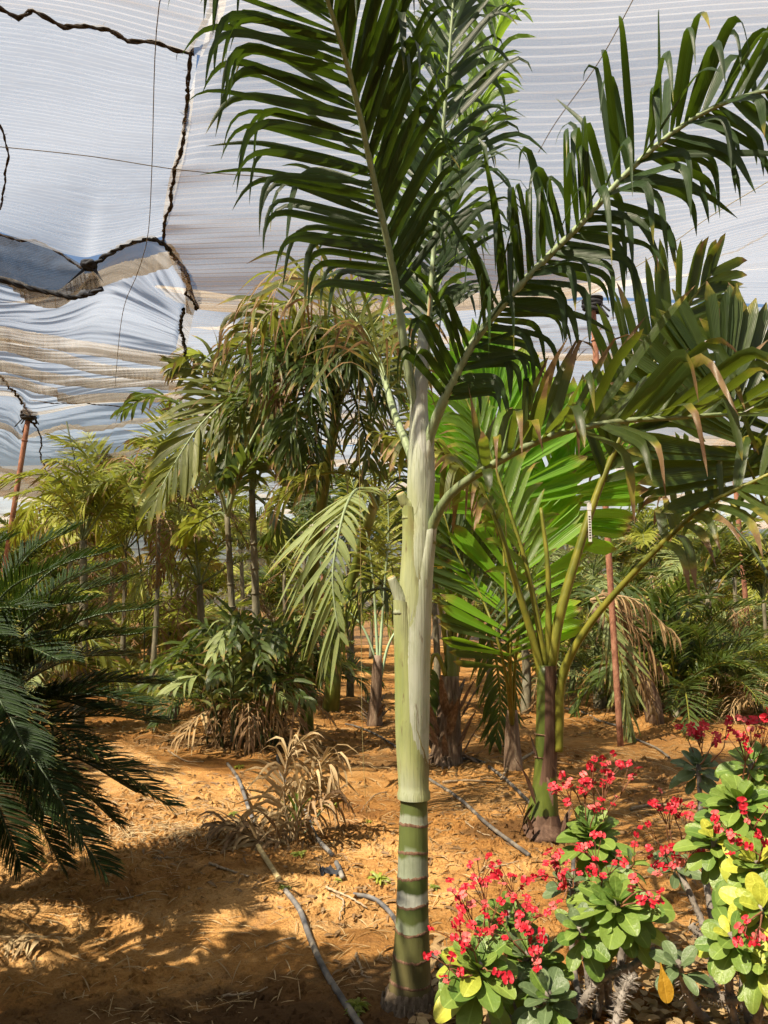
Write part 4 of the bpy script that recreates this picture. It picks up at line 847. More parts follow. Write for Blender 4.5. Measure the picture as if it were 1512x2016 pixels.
# ---- yellow stalked palm with brown fibrous base, behind the banded trunk on the right
b5 = ground(880, 1502); J = b5[1]; p5 = thing('fibre_trunk_palm', 'short palm with brown fibrous trunk and yellow stalks just right of the banded trunk', 'palm', b5)
mb = MB(); mb.add(*vlathe([b5 - [0, 0, .06], at(880, 1470, J), at(884, 1400, J), at(886, 1330, J)], [.17, .135, .115, .09], 16, .14, 3))
g = np.random.default_rng(9)
for i in range(26):
    a = g.random() * 6.28; z = g.random() * .55; r = .12 + .03 * g.random(); p = b5 + [r * cos(a), r * sin(a), z]
    V, C = strips(np.array([p]), np.array([[cos(a) * .5, sin(a) * .5, .9]]), np.array([[cos(a), sin(a), 0]]), .3 + .2 * g.random(), .07, 4, .4, .7, seed=i); add_strips(mb, V, C)
for i in range(14):
    a = g.random() * 6.28; p = b5 + [.12 * cos(a), .12 * sin(a), .1]; mb.add(*tube(crom([p, p + [.08 * cos(a), .08 * sin(a), -.04], p + [.2 * cos(a), .2 * sin(a), -.1]], 5), .012, 5))
put('trunk', mb.mesh('trunk', M['fibre'], b5), p5)
mb = MB(); mb.add(*vlathe([at(886, 1390, J), at(888, 1330, J), at(890, 1260, J)], [.085, .08, .06], 12)); put('shaft', mb.mesh('shaft', M['green_shaft'], b5), p5)
Y5 = [M['rachis_yellow'], M['wilddark']]
def fr5(P, n=30, L=.55, seed=0, **kw):
    d = dict(side=(.3, .95, 0), up=(0, 0, 1), t0=.3, W=.035, a0=65, a1=35, v=(15, 15), droop=1.4, tb=.55, sig=.3, dry=(0, .3), S=6, jit=.08, r0=.028, r1=.006); d.update(kw)
    return frond_obj('frond', p5, d.pop('mats', Y5), b5, 0, ctrl=P, n=n, L=L, seed=seed, **d)
fr5(ats((893, 1310, J - .03), (925, 1250, J - .05), (965, 1205, J - .1), (1010, 1190, J - .15), (1060, 1215, J - .2)), 18, .5, 61)
fr5(ats((880, 1290, J), (868, 1200, J), (850, 1100, J), (835, 980, J + .1), (800, 860, J + .2)), 34, .6, 62, side=(1, .2, 0), up=(0, -1, .3), t0=.35)
fr5(ats((890, 1280, J), (905, 1180, J), (915, 1080, J), (935, 960, J + .1), (975, 830, J + .2)), 34, .6, 63, side=(1, .2, 0), up=(0, -1, .3), t0=.3, a0=45, a1=25)
fr5(ats((895, 1300, J), (925, 1180, J + .1), (960, 1050, J + .2), (1010, 950, J + .3)), 30, .55, 64, side=(1, .2, 0), up=(0, -1, .3), t0=.3, a0=40, a1=25)
fr5(ats((885, 1285, J), (888, 1180, J), (886, 1060, J), (880, 900, J + .1)), 34, .6, 65, side=(1, .2, 0), up=(0, -1, .3), t0=.25, a0=35, a1=20, mats=[M['rachis_yellow'], M['king_spear']])
# drooping old leaf on its right side
fr5(ats((893, 1300, J), (920, 1240, J + .1), (950, 1230, J + .15), (975, 1290, J + .2), (985, 1390, J + .2), (975, 1455, J + .2)), 30, .5, 66, side=(1, 0, 0), up=(0, 1, 0), t0=.3, v=(0, 0), a0=60, a1=30, dry=(0, .15), droop=1.2)
fr5(ats((878, 1330, J - .05), (862, 1290, J - .06), (850, 1300, J - .05), (838, 1380, J - .02), (832, 1440, J)), 22, .35, 67, side=(1, 0, 0), up=(0, 1, 0), t0=.4, v=(0, 0))

# ---- small V-stalked palm left of the banded trunk
b6 = ground(738, 1428); K6 = b6[1]; p6 = thing('small_palm', 'small palm with split brown base and a V of pale green stalks', 'palm', b6)
mb = MB(); mb.add(*vlathe([b6 - [0, 0, .05], at(738, 1400, K6), at(741, 1350, K6), at(744, 1290, K6)], [.12, .08, .075, .055], 12, .14, 4))
for i in range(16):
    a = g.random() * 6.28; p = b6 + [.08 * cos(a), .08 * sin(a), .3 * g.random()]; V, C = strips(np.array([p]), np.array([[cos(a) * .7, sin(a) * .7, .7]]), np.array([[cos(a), sin(a), 0]]), .25, .05, 4, .8, .7, seed=i); add_strips(mb, V, C)
put('trunk', mb.mesh('trunk', M['fibre'], b6), p6)
for i, P in enumerate([[(744, 1330), (730, 1270), (706, 1225), (660, 1190), (610, 1210)], [(745, 1320), (741, 1240), (735, 1150), (720, 1040), (690, 940)], [(746, 1320), (752, 1230), (758, 1140), (765, 1040), (760, 930)], [(748, 1340), (765, 1270), (790, 1230), (830, 1190), (880, 1180)]]):
    frond_obj('frond', p6, [M['rachis_pale'], M['wild']], b6, 0, ctrl=[at(*q, K6) for q in P], n=24, side=(.4, .9, 0) if i in (0, 3) else (1, .2, 0), up=(0, 0, 1) if i in (0, 3) else (0, -1, .3), t0=.45, L=.6, W=.035, a0=60, a1=35, v=(10, 10), droop=1.3, tb=.6, dry=(0, .3), seed=70 + i, r0=.026, r1=.006)

# ---- dark arching frond and pale grey frond left of the trunk
b7 = ground(650, 1400); K7 = 7.2; p7 = thing('grey_frond_palm', 'palm whose pale grey-green frond hangs down left of the crownshaft', 'palm', np.array([b7[0], b7[1], b7[2]]))
b7 = np.array(b7)
mb = MB(); mb.add(*vlathe([b7 - [0, 0, .05], at(656, 1340, b7[1]), at(664, 1250, b7[1]), at(720, 1050, b7[1] - .6), at(738, 985, 7.4)], [.13, .08, .07, .06, .045], 14, .06)); put('trunk', mb.mesh('trunk', M['green_shaft'], b7), p7)
frond_obj('frond', p7, [M['rachis_pale'], M['pale']], b7, 1, ctrl=ats((742, 1000, 7.2), (725, 968, 6.6), (700, 965, 6.1), (680, 1000, 5.8), (665, 1060, 5.65), (655, 1130, 5.6), (660, 1200, 5.6), (668, 1245, 5.6)), n=30,
          side=(1, -.1, 0), up=(0, -1, .4), t0=.25, L=.88, W=.036, a0=70, a1=28, v=(2, -30), droop=.55, tb=.5, sig=.3, prof='lance', dry=(0, .22), S=7, jit=.06, seed=81, r0=.02, r1=.006, Ls=(.3, 1), twist=.25, Lp=((0, .85), (.4, 1), (.8, .7), (1, .5)))
frond_obj('frond', p7, [M['rachis_yellow'], M['olive']], b7, 0, ctrl=ats((742, 1000, 7.3), (720, 950, 7.2), (660, 930, 7.0), (590, 950, 6.8), (530, 1010, 6.7)), n=26, side=(.2, .95, 0), t0=.2, L=.6, W=.04, a0=65, a1=35, v=(10, 10), droop=1.5, dry=(.1, .5), seed=82)
frond_obj('frond', p7, [M['rachis_dark'], M['wilddark']], b7, 0, ctrl=ats((790, 1180, 7.6), (760, 1160, 7.4), (720, 1165, 7.2), (680, 1190, 7.0), (650, 1240, 6.9), (640, 1330, 6.9)), n=30, side=(.5, .85, 0), t0=.05, L=.5, W=.035, a0=70, a1=40, v=(-15, -15), droop=1.4, dry=(.0, .35), seed=83)
frond_obj('frond', p7, [M['rachis_yellow'], M['wild']], b7, 0, ctrl=ats((742, 1000, 7.4), (750, 930, 7.5), (765, 850, 7.8), (800, 790, 8.2)), n=26, side=(.8, .5, 0), t0=.2, L=.6, W=.04, a0=55, a1=30, v=(10, 10), droop=1.2, dry=(.1, .4), seed=84)

# ---- brown and yellow drying palm crown behind the crownshaft on the left
b8 = ground(604, 1445); p8 = thing('drying_palm', 'tall palm with drying brown and olive crown behind the crownshaft on the left', 'palm', b8); Q8 = 7.7
c8 = at(665, 800, Q8)
mb = MB(); mb.add(*vlathe([b8 - [0, 0, .05], at(606, 1250, b8[1]), at(625, 1050, 8.6), c8], [.085, .07, .06, .05], 14, .04)); put('trunk', mb.mesh('trunk', M['green_shaft'], b8), p8)
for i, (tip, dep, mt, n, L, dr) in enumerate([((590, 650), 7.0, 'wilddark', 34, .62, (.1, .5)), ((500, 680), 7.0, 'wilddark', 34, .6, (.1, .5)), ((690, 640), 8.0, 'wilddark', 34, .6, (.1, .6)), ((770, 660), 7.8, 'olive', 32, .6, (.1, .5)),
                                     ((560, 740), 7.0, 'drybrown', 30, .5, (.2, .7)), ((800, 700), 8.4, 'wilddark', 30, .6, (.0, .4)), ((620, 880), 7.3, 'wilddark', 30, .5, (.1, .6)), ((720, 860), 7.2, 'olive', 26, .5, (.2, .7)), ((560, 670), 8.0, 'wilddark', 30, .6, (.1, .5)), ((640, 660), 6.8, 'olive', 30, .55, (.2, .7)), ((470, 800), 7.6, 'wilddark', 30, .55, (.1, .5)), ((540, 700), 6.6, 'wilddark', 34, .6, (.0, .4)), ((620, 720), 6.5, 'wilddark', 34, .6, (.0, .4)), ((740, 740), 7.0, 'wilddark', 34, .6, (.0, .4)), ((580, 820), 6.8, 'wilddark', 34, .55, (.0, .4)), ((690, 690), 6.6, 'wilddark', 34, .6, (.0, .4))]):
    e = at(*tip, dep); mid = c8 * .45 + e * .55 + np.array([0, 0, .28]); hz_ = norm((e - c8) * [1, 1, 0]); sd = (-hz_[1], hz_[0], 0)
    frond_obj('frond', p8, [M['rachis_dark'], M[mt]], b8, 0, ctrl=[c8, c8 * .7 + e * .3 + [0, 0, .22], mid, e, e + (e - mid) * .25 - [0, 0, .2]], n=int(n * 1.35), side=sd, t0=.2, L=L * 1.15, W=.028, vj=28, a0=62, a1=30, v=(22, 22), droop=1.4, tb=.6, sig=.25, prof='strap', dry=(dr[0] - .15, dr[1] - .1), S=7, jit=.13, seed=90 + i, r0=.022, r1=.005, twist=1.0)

# ---- cane palms: two slender grey stems with a crown arching left
def canepalm(foot, top, r, label, fronds, seed, mat='broad', rm='rachis_pale'):
    t = thing('cane_palm', label, 'palm', foot, 'slender cane palms')
    mb = MB(); P = crom([foot - [0, 0, .05], foot * .5 + top * .5 + [.02, 0, 0], top], 18); mb.add(*tube(P, np.linspace(r * 1.15, r * .8, 18), 10))
    for q in range(9):
        f = .08 + q * .1; c = foot * (1 - f) + top * f + [.02 * 4 * f * (1 - f), 0, 0]; mb.add(*tube(np.array([c - [0, 0, .008], c + [0, 0, .008]]), r * 1.17, 10))
    put('stem', mb.mesh('stem', M['cane'], foot), t)
    for i, f in enumerate(fronds):
        d = dict(n=30, side=(.5, .85, 0), up=(0, 0, 1), t0=.2, L=.6, W=.05, a0=60, a1=30, v=(10, 10), droop=1.2, tb=.6, sig=.3, prof='strap', dry=(.05, .35), S=7, jit=.06, r0=.022, r1=.006); d.update(f)
        frond_obj('frond', t, d.pop('mats', [M[rm], M[mat]]), foot, 0, seed=seed + i, **d)
    return t
fA = ground(462, 1462); fB = ground(505, 1464)
dA = fA[1]; dB = fB[1]
canepalm(fA, at(447, 1010, dA), .04, 'slender cane palm with left-arching striped frond, the stem nearer the left', [
    dict(ctrl=ats((447, 1020, dA), (480, 900, dA - .3), (545, 770, dA - .7), (480, 770, dA - 1.0), (405, 825, dA - 1.2), (345, 910, dA - 1.3), (300, 995, dA - 1.35)), n=30, side=(-.3, .4, .85), up=(-.4, -.8, .3), t0=.36, L=.74, W=.06, a0=62, a1=22, v=(0, 0), droop=.5, mats=[M['rachis_pale'], M['olive']], dry=(0, .22), r0=.026),
    dict(ctrl=ats((447, 1015, dA), (430, 960, dA - .2), (400, 930, dA - .4), (365, 930, dA - .5), (340, 965, dA - .5)), n=12, L=.4, W=.05, mats=[M['rachis_pale'], M['pale']], t0=.4),
    dict(ctrl=ats((447, 1015, dA), (455, 900, dA), (440, 820, dA - .1), (400, 740, dA - .2), (340, 720, dA - .3)), n=28, L=.6, mats=[M['rachis'], M['olive']], side=(.9, .3, 0), up=(0, -1, .3)),
    dict(ctrl=ats((447, 1020, dA), (430, 1010, dA), (390, 1030, dA - .1), (355, 1060, dA - .1)), n=12, L=.35, W=.05, t0=.3, mats=[M['rachis'], M['wild']]),
    dict(ctrl=ats((447, 1015, dA), (420, 900, dA + .4), (370, 810, dA + .6), (300, 780, dA + .7), (240, 810, dA + .7)), n=28, L=.55, mats=[M['rachis'], M['wilddark']]),
    dict(ctrl=ats((447, 1015, dA), (480, 930, dA - .2), (540, 880, dA - .3), (600, 900, dA - .4)), n=22, L=.5, mats=[M['rachis'], M['wilddark']])], 110)
canepalm(fB, at(496, 965, dB), .045, 'slender cane palm with dark drooping leaves, the stem just right of its twin', [
    dict(ctrl=ats((496, 970, dB), (510, 880, dB), (530, 800, dB - .1), (560, 850, dB - .3), (575, 940, dB - .4)), n=26, L=.6, W=.06, mats=[M['rachis'], M['wilddark']], side=(.9, .3, 0), up=(0, -1, .3), v=(0, 0)),
    dict(ctrl=ats((496, 970, dB), (490, 880, dB), (480, 800, dB), (450, 870, dB - .2), (440, 950, dB - .3)), n=26, L=.55, W=.06, mats=[M['rachis'], M['wilddark']], side=(.9, .3, 0), up=(0, -1, .3), v=(0, 0)),
    dict(ctrl=ats((496, 970, dB), (500, 850, dB + .1), (520, 760, dB), (560, 700, dB - .2), (610, 690, dB - .3)), n=28, L=.6, mats=[M['rachis'], M['broad']], dry=(.2, .6)),
    dict(ctrl=ats((496, 970, dB), (480, 860, dB), (450, 760, dB), (400, 700, dB - .2), (340, 730, dB - .3)), n=28, L=.6, mats=[M['rachis'], M['olive']], dry=(.1, .5)),
    dict(ctrl=ats((496, 970, dB), (530, 900, dB), (580, 870, dB - .2), (640, 900, dB - .3)), n=24, L=.5, mats=[M['rachis'], M['wilddark']]),
    dict(ctrl=ats((496, 970, dB), (530, 1000, dB), (545, 1030, dB - .1), (520, 1060, dB - .1)), n=14, L=.4, mats=[M['rachis'], M['wilddark']])], 120)

# ---- leafy clump with dry skirt at their feet
bc = ground(480, 1470); cl = thing('clumping_palm', 'low leafy palm clump with a dry straw skirt around the grey stems', 'palm', bc)
g = np.random.default_rng(77)
for i in range(44):
    a = g.random() * 6.28; r = .35 * g.random() ** .5; p = bc + [r * cos(a) * 1.2, r * sin(a), .02]; dryf = i % 5 == 0
    hgt = (.35 + .5 * g.random()) if dryf else (.6 + .8 * g.random()); out = .4 + .5 * g.random()
    e = p + [cos(a) * out, sin(a) * out, hgt * (.35 if dryf else .8)]; m_ = p + [cos(a) * out * .4, sin(a) * out * .4, hgt]
    frond_obj('frond', cl, [M['rachis_dry'], M['dry' if i % 2 else 'drybrown']] if dryf else [M['rachis_dark'], M['wilddark' if i % 4 else 'pale']], bc, 0, ctrl=[p, (p + m_) / 2 + [0, 0, .1], m_, e], n=11, side=(-sin(a), cos(a), 0), t0=.3, L=.42, W=.05 if not dryf else .022,
              a0=50, a1=25, v=(10, 10), droop=1.0 if not dryf else 2.2, tb=.5, dry=(0, .3), S=5, jit=.15, seed=140 + i, r0=.012, r1=.004, k=5)
mb = MB(); n = 240; a = g.random(n) * 6.28; r = .1 + .36 * g.random(n)
p = np.stack([bc[0] + r * np.cos(a) * 1.15, bc[1] + r * np.sin(a), np.full(n, bc[2]) + .08 + .5 * g.random(n)], 1)
V, C = strips(p, np.stack([np.cos(a) * .6, np.sin(a) * .6, g.normal(.2, .5, n)], 1), np.stack([np.cos(a), np.sin(a), np.zeros(n)], 1) + g.normal(0, .4, (n, 3)), .18 + .3 * g.random(n), .016, 6, 1.8, .4, .3, g=g, twist=1.); add_strips(mb, V, C)
o = put('dry_skirt', mb.mesh('dry_skirt', M['drybrown'], bc), cl); o['kind'] = 'stuff'
# ================================================================== cycad at the left edge
N_ = 4.15
bcy = np.array([-2.45, N_, float(gz(-2.45, N_))]); cyc = thing('cycad', 'dark glossy cycad with arching feathery fronds filling the lower left edge', 'cycad', bcy)
mb = MB(); mb.add(*vlathe([bcy - [0, 0, .1], bcy + [0, 0, .35], bcy + [0, 0, .6]], [.2, .2, .13], 16, .15, 2)); put('trunk', mb.mesh('trunk', M['fibre'], bcy), cyc)
ct = bcy + [0, 0, .58]
CT = [((215, 1085), 4.4, .35), ((150, 1040), 4.7, .35), ((300, 1195), 4.3, .28), ((95, 1120), 4.0, .3), ((325, 1345), 4.3, .22), ((335, 1425), 4.6, .2), ((330, 1585), 4.1, .3), ((205, 1715), 3.9, .33), ((85, 1600), 3.7, .45), 
      ((20, 1060), 4.3, .4), ((260, 1290), 4.9, .25), ((150, 1560), 4.6, .3), ((120, 1700), 4.2, .35), ((180, 1480), 3.9, .3), ((10, 1400), 3.5, .5), ((230, 1620), 4.4, .3),
      ((255, 1140), 4.6, .3), ((180, 1180), 4.0, .3), ((60, 1200), 3.7, .35), ((285, 1245), 4.1, .25), ((120, 1300), 3.6, .35), ((200, 1400), 4.1, .25), ((300, 1390), 4.0, .25), ((60, 1490), 3.4, .45), ((160, 1640), 3.6, .4), ((270, 1560), 4.5, .25), ((40, 1700), 3.8, .35), ((230, 1110), 5.0, .3), ((-10, 1250), 3.6, .4)]
for i, (tip, dep, arch) in enumerate(CT):
    e = at(*tip, dep); hz_ = norm((e - ct) * [1, 1, 0]); 
    frond_obj('frond', cyc, [M['rachis_dark'], M['cycad']], bcy, 0, ctrl=[ct, ct * .68 + e * .32 + [0, 0, arch * .85], ct * .33 + e * .67 + [0, 0, arch * .85], e], n=104, side=(-hz_[1], hz_[0], 0), t0=.12, L=.25, W=.0105, a0=72, a1=42, v=(22, 22), droop=.35, tb=.6,
              dry=(0, .05), S=4, jit=.035, seed=200 + i, r0=.013, r1=.004, Lp=((0, .35), (.2, .9), (.6, 1), (.9, .75), (1, .5)), twist=.1, fold=.4, k=6, droopj=.3, across=3)
for i in range(9):     # fronds on the hidden side
    a = R(100 + 22 * i); e = ct + [cos(a) * 1.1, sin(a) * 1.1, .25]
    frond_obj('frond', cyc, [M['rachis_dark'], M['cycad']], bcy, 0, ctrl=[ct, ct * .6 + e * .4 + [0, 0, .4], e], n=50, side=(-sin(a), cos(a), 0), t0=.12, L=.24, W=.012, a0=72, a1=42, v=(22, 22), droop=.35, S=3, jit=.04, seed=240 + i, r0=.013, r1=.004, k=5)

# ================================================================== crown of thorns shrubs, lower right
M['eleaf'] = None
def eleaf_mat(name, c1, c2, tr):
    m, nt, N, L = newmat(name); b = N['Principled BSDF']; out = N['Material Output']
    at_ = nd(nt, 'ShaderNodeAttribute', attribute_name='leaf'); sp = nd(nt, 'ShaderNodeSeparateColor'); L.new(at_.outputs['Color'], sp.inputs[0])
    oi = nd(nt, 'ShaderNodeObjectInfo'); tc = nd(nt, 'ShaderNodeTexCoord'); nz = noise(nt, 3, 4, .6, tc.outputs['Object']); fn = noise(nt, 14, 3, .6, tc.outputs['Object'])
    f = math_(nt, 'ADD', math_(nt, 'MULTIPLY', oi.outputs['Random'], .75), math_(nt, 'MULTIPLY', nz.outputs[0], .35))
    c = ramp(nt, f, [(0, c1), (1, c2)]).outputs[0]
    rib = math_(nt, 'SUBTRACT', 1, math_(nt, 'MULTIPLY', math_(nt, 'ABSOLUTE', math_(nt, 'SUBTRACT', at_.outputs['Alpha'], .5)), 22), clamp=True)
    c = mixc(nt, math_(nt, 'MULTIPLY', rib, .5), c, tuple(min(1, x * 1.7 + .03) for x in c2))
    sc = math_(nt, 'MULTIPLY', math_(nt, 'SUBTRACT', fn.outputs[0], .68), 9, clamp=True)
    c = mixc(nt, math_(nt, 'MULTIPLY', sc, .5), c, (.30, .27, .13))
    L.new(c, b.inputs['Base Color']); b.inputs['Roughness'].default_value = .42; b.inputs['Specular IOR Level'].default_value = .4
    bp = nd(nt, 'ShaderNodeBump'); bp.inputs['Strength'].default_value = .25; bp.inputs['Distance'].default_value = .05; L.new(nz.outputs[0], bp.inputs['Height']); L.new(bp.outputs[0], b.inputs['Normal'])
    tl = nd(nt, 'ShaderNodeBsdfTranslucent'); tl.inputs[0].default_value = (*tr, 1); mx = nd(nt, 'ShaderNodeMixShader'); mx.inputs[0].default_value = .22
    L.new(b.outputs[0], mx.inputs[1]); L.new(tl.outputs[0], mx.inputs[2]); L.new(mx.outputs[0], out.inputs[0]); return m
M['eg'] = eleaf_mat('green_fleshy_leaf', (.075, .155, .028), (.22, .31, .06), (.26, .42, .04))
M['ey'] = eleaf_mat('yellow_green_fleshy_leaf', (.28, .36, .05), (.52, .52, .07), (.4, .45, .05))
M['ed'] = eleaf_mat('dull_green_fleshy_leaf', (.08, .13, .055), (.16, .22, .10), (.15, .25, .06))
M['eo'] = eleaf_mat('orange_fading_leaf', (.40, .22, .02), (.50, .30, .03), (.5, .3, .03))
def redmat(name, a, b_, c_):
    m, nt, N, L = newmat(name); b = N['Principled BSDF']; out = N['Material Output']
    oi = nd(nt, 'ShaderNodeObjectInfo'); c = ramp(nt, oi.outputs['Random'], [(0, a), (.75, b_), (.92, c_)]).outputs[0]
    L.new(c, b.inputs['Base Color']); b.inputs['Roughness'].default_value = .5
    tl = nd(nt, 'ShaderNodeBsdfTranslucent'); L.new(c, tl.inputs[0]); mx = nd(nt, 'ShaderNodeMixShader'); mx.inputs[0].default_value = .3
    L.new(b.outputs[0], mx.inputs[1]); L.new(tl.outputs[0], mx.inputs[2]); L.new(mx.outputs[0], out.inputs[0]); return m
M['red'] = redmat('red_bract', (.46, .008, .022), (.66, .02, .045), (.74, .16, .15))
M['fstalk'] = barkmat('red_brown_flower_stalk', [(.3, (.12, .045, .025)), (.7, (.26, .12, .06))], 20, .6, bump=.1)
M['gstem'] = barkmat('grey_spiny_stem', [(.3, (.10, .085, .07)), (.55, (.25, .22, .19)), (.8, (.42, .39, .35))], 18, .85, bump=.6)

def eleaf_mesh(mat, w, curl, cup, seed):
    g = np.random.default_rng(seed); S, A = 16, 9; t = 1 - (1 - np.linspace(0, 1, S + 1)) ** 1.7
    wid = np.where(t < .66, .10 + .90 * (lambda q: q * q * (3 - 2 * q))(np.clip((t - .03) / .63, 0, 1)), np.sqrt(np.clip(1 - ((t - .66) / .345) ** 2, 0, 1))) * w
    ang = curl * t ** 1.5; dt = np.concatenate([[0], np.diff(t)]); x = np.cumsum(np.cos(ang) * dt); z = -np.cumsum(np.sin(ang) * dt); x -= x[0]; z -= z[0]
    V = []; C = []
    for i in range(S + 1):
        for k in range(A):
            o = 2 * k / (A - 1) - 1
            V.append([x[i] + .03 * g.normal() * 0, o * wid[i] * .5, z[i] + cup * (o * o) * wid[i] * .5 - .012 * (abs(o) < .1)]); C.append([.5, t[i], 0, o * .5 + .5])
    mb = MB(); mb.add(np.array(V), grid_quads(A, S + 1), np.array(C)); return mb.mesh('leaf', mat)
LM = {k: [eleaf_mesh(M[k], .44 + .05 * (q % 3), .25 + .22 * q, .10 + .10 * (q % 2), q) for q in range(4)] for k in ('eg', 'ey', 'ed', 'eo')}
def flower_mesh(seed):
    mb = MB(); n = 12
    for s in (-1, 1):       # two kidney bracts
        V = [[0, 0, 0]]
        for i in range(n):
            a = R(-115) + R(230) * i / (n - 1); r = .5 * (1 - .12 * cos(2 * a)); V.append([s * (.12 + r * (cos(a) * .8 + .3)), r * sin(a) * 1.05, .10 + .12 * (1 - cos(a)) * .5 + .10 * sin(3 * a + seed)])
        V = np.array(V); idx = np.arange(1, n); mb.add(V, np.stack([np.zeros(n - 1, int), idx, idx + 1, idx + 1], -1))
    a = np.linspace(0, 2 * pi, 7)[:-1]; V = np.vstack([np.stack([.16 * np.cos(a), .16 * np.sin(a), np.full(6, .05)], 1), np.stack([.14 * np.cos(a), .14 * np.sin(a), np.full(6, .22)], 1), [[0, 0, .25]]])
    q = np.arange(6); q2 = (q + 1) % 6; mb.add(V, np.vstack([np.stack([q, q2, q2 + 6, q + 6], -1), np.stack([q + 6, q2 + 6, np.full(6, 12), np.full(6, 12)], -1)]))
    return mb.mesh('flower', M['red'])
FM = [flower_mesh(q) for q in range(3)]

def axes(x, z):
    x = norm(x); y = norm(np.cross(z, x)); z = np.cross(x, y); m = Matrix.Identity(4)
    for i in range(3): m[i][0], m[i][1], m[i][2] = x[i], y[i], z[i]
    return m

def spiny(mb, P, r, spines, g):
    P = crom(P, 16); mb.add(*tube(P, r, 9, True, .25, int(g.integers(1e6))))
    if spines:
        rr = np.broadcast_to(np.asarray(r, float), (16,)); i = g.integers(1, 15, spines); T = norm(np.gradient(P, axis=0))[i]
        o = norm(np.cross(T, g.normal(0, 1, (spines, 3)))); p = P[i] + T * g.uniform(-.01, .01, (spines, 1))
        for q in range(spines):
            b = p[q] + o[q] * rr[i[q]] * .8; e = b + o[q] * (.014 + .012 * g.random()) + g.normal(0, .003, 3); mb.add(*tube(np.array([b, e]), np.array([.0022, .0004]), 4, False))

def rosette(shrub, org, c, foot, n, size, kind='eg', tilt=(0, 0, 1), seed=0, spines=40, mixk=None, r=.013, flat=0.):
    """one stem with its head of leaves"""
    g = np.random.default_rng(seed); c = np.asarray(c, float); foot = np.asarray(foot, float)
    mb = MB(); m1 = foot * .5 + c * .5 + [g.normal(0, .03), g.normal(0, .03), -.02]
    spiny(mb, [foot, m1, c + [0, 0, .01]], np.linspace(r * 1.3, r * .8, 16), spines, g)
    st = put('stem', mb.mesh('stem', M['gstem'], org), shrub)
    z = norm(tilt); x0 = norm(np.cross(z, [0, 1, .1])); y0 = np.cross(z, x0)
    for i in range(n):
        f = (i + .5) / n; a = i * 2.39996 + g.normal(0, .15); el = R(72 - 95 * f ** .9 + flat) + g.normal(0, .1)
        d = (x0 * cos(a) + y0 * sin(a)) * cos(el) + z * sin(el)
        L = size * (.55 + .45 * min(1, f * 1.6)) * (1 + .12 * g.normal())
        nn = z * cos(el) - (x0 * cos(a) + y0 * sin(a)) * sin(el) + g.normal(0, .18, 3)
        k = kind
        if mixk and g.random() < mixk[1]: k = mixk[0]
        m = axes(d, nn); m = m @ Matrix.Diagonal((L, L * (1 + .12 * g.normal()), L, 1)); p = c - z * (f * .07 * size / .15) - org
        m.translation = Vector(p); put('leaf', LM[k][int(g.integers(0, 4))], st, mat=m)
    return st

def cluster(shrub, org, c, foot, n, fs=.0245, seed=0, spread=.05):
    """a branched flower head: stalks and single flowers"""
    g = np.random.default_rng(seed); c = np.asarray(c, float); foot = np.asarray(foot, float)
    mb = MB(); k = foot * .35 + c * .65 + g.normal(0, .008, 3); mb.add(*tube(crom([foot, foot * .5 + k * .5 + g.normal(0, .01, 3), k], 8), np.linspace(.0034, .0024, 8), 5))
    pts = []
    for i in range(n):
        d = g.normal(0, 1, 3) * [1, .7, .75]; p = c + d * spread * .62
        q = k * .5 + p * .5 + [0, 0, .004]; mb.add(*tube(crom([k, q, p], 4), .0016, 4)); pts.append(p)
    o = put('flower_cluster', mb.mesh('flower_cluster', M['fstalk'], org), shrub)
    for p in pts:
        z = norm(np.array([-.15, -.55, .75]) + g.normal(0, .45, 3)); m = axes(norm(np.cross(z, g.normal(0, 1, 3))), z); s = fs * (1 + .15 * g.normal()); m = m @ Matrix.Diagonal((s, s, s, 1))
        m.translation = Vector(p - org); put('flower', FM[int(g.integers(0, 3))], o, mat=m)

def shrub(name, label, foot_px, ros, fl, seed):
    org = ground(*foot_px); t = thing(name, label, 'shrub', org, 'red flowering crown of thorns shrubs')
    for i, (px, py, Y, n, size, kind, tilt, mixk) in enumerate(ros):
        c = at(px, py, Y); f = org + np.array([(c[0] - org[0]) * .4, (c[1] - org[1]) * .4, .0])
        rosette(t, org, c, f, int(n * 1.25), size * .86, kind, tilt, seed * 10 + i, 60, mixk)
    for i, (px, py, Y, n, fx, fy) in enumerate(fl):
        cluster(t, org, at(px, py, Y), at(fx, fy, Y + .03), n, seed=seed * 100 + i)
    return t, org

fw = (0, -.35, .9); lf = (-.35, -.35, .85)
sA, oA = shrub('crown_of_thorns', 'low red-flowered shrub with big round leaves beside the foot of the banded trunk', (985, 1990),
    [(945, 1905, 2.86, 30, .20, 'eg', fw, ('ey', .1)), (1040, 1880, 3.0, 26, .18, 'eg', fw, ('ed', .3)), (1000, 1800, 3.15, 18, .15, 'eg', fw, None), (1080, 1960, 2.8, 20, .16, 'ed', fw, ('eg', .4))],
    [(905, 1755, 3.0, 6, 960, 1870), (945, 1738, 3.05, 6, 965, 1850), (968, 1775, 3.0, 5, 965, 1860), (920, 1790, 3.0, 4, 958, 1880), (898, 1835, 2.85, 5, 945, 1900), (915, 1862, 2.82, 5, 945, 1905), (945, 1830, 2.85, 5, 950, 1900), (862, 1905, 2.78, 5, 930, 1920), (843, 1880, 2.8, 2, 925, 1915),
     (1010, 1735, 3.05, 5, 1035, 1850), (1030, 1775, 3.0, 7, 1040, 1850), (1035, 1810, 2.95, 6, 1040, 1860), (990, 1845, 2.9, 5, 1035, 1880), (1045, 1845, 2.92, 6, 1045, 1885), (1055, 1890, 2.85, 5, 1048, 1900), (1000, 1710, 3.1, 4, 1030, 1850), (985, 1900, 2.8, 3, 950, 1910), (940, 1700, 3.1, 4, 965, 1840)], 3)
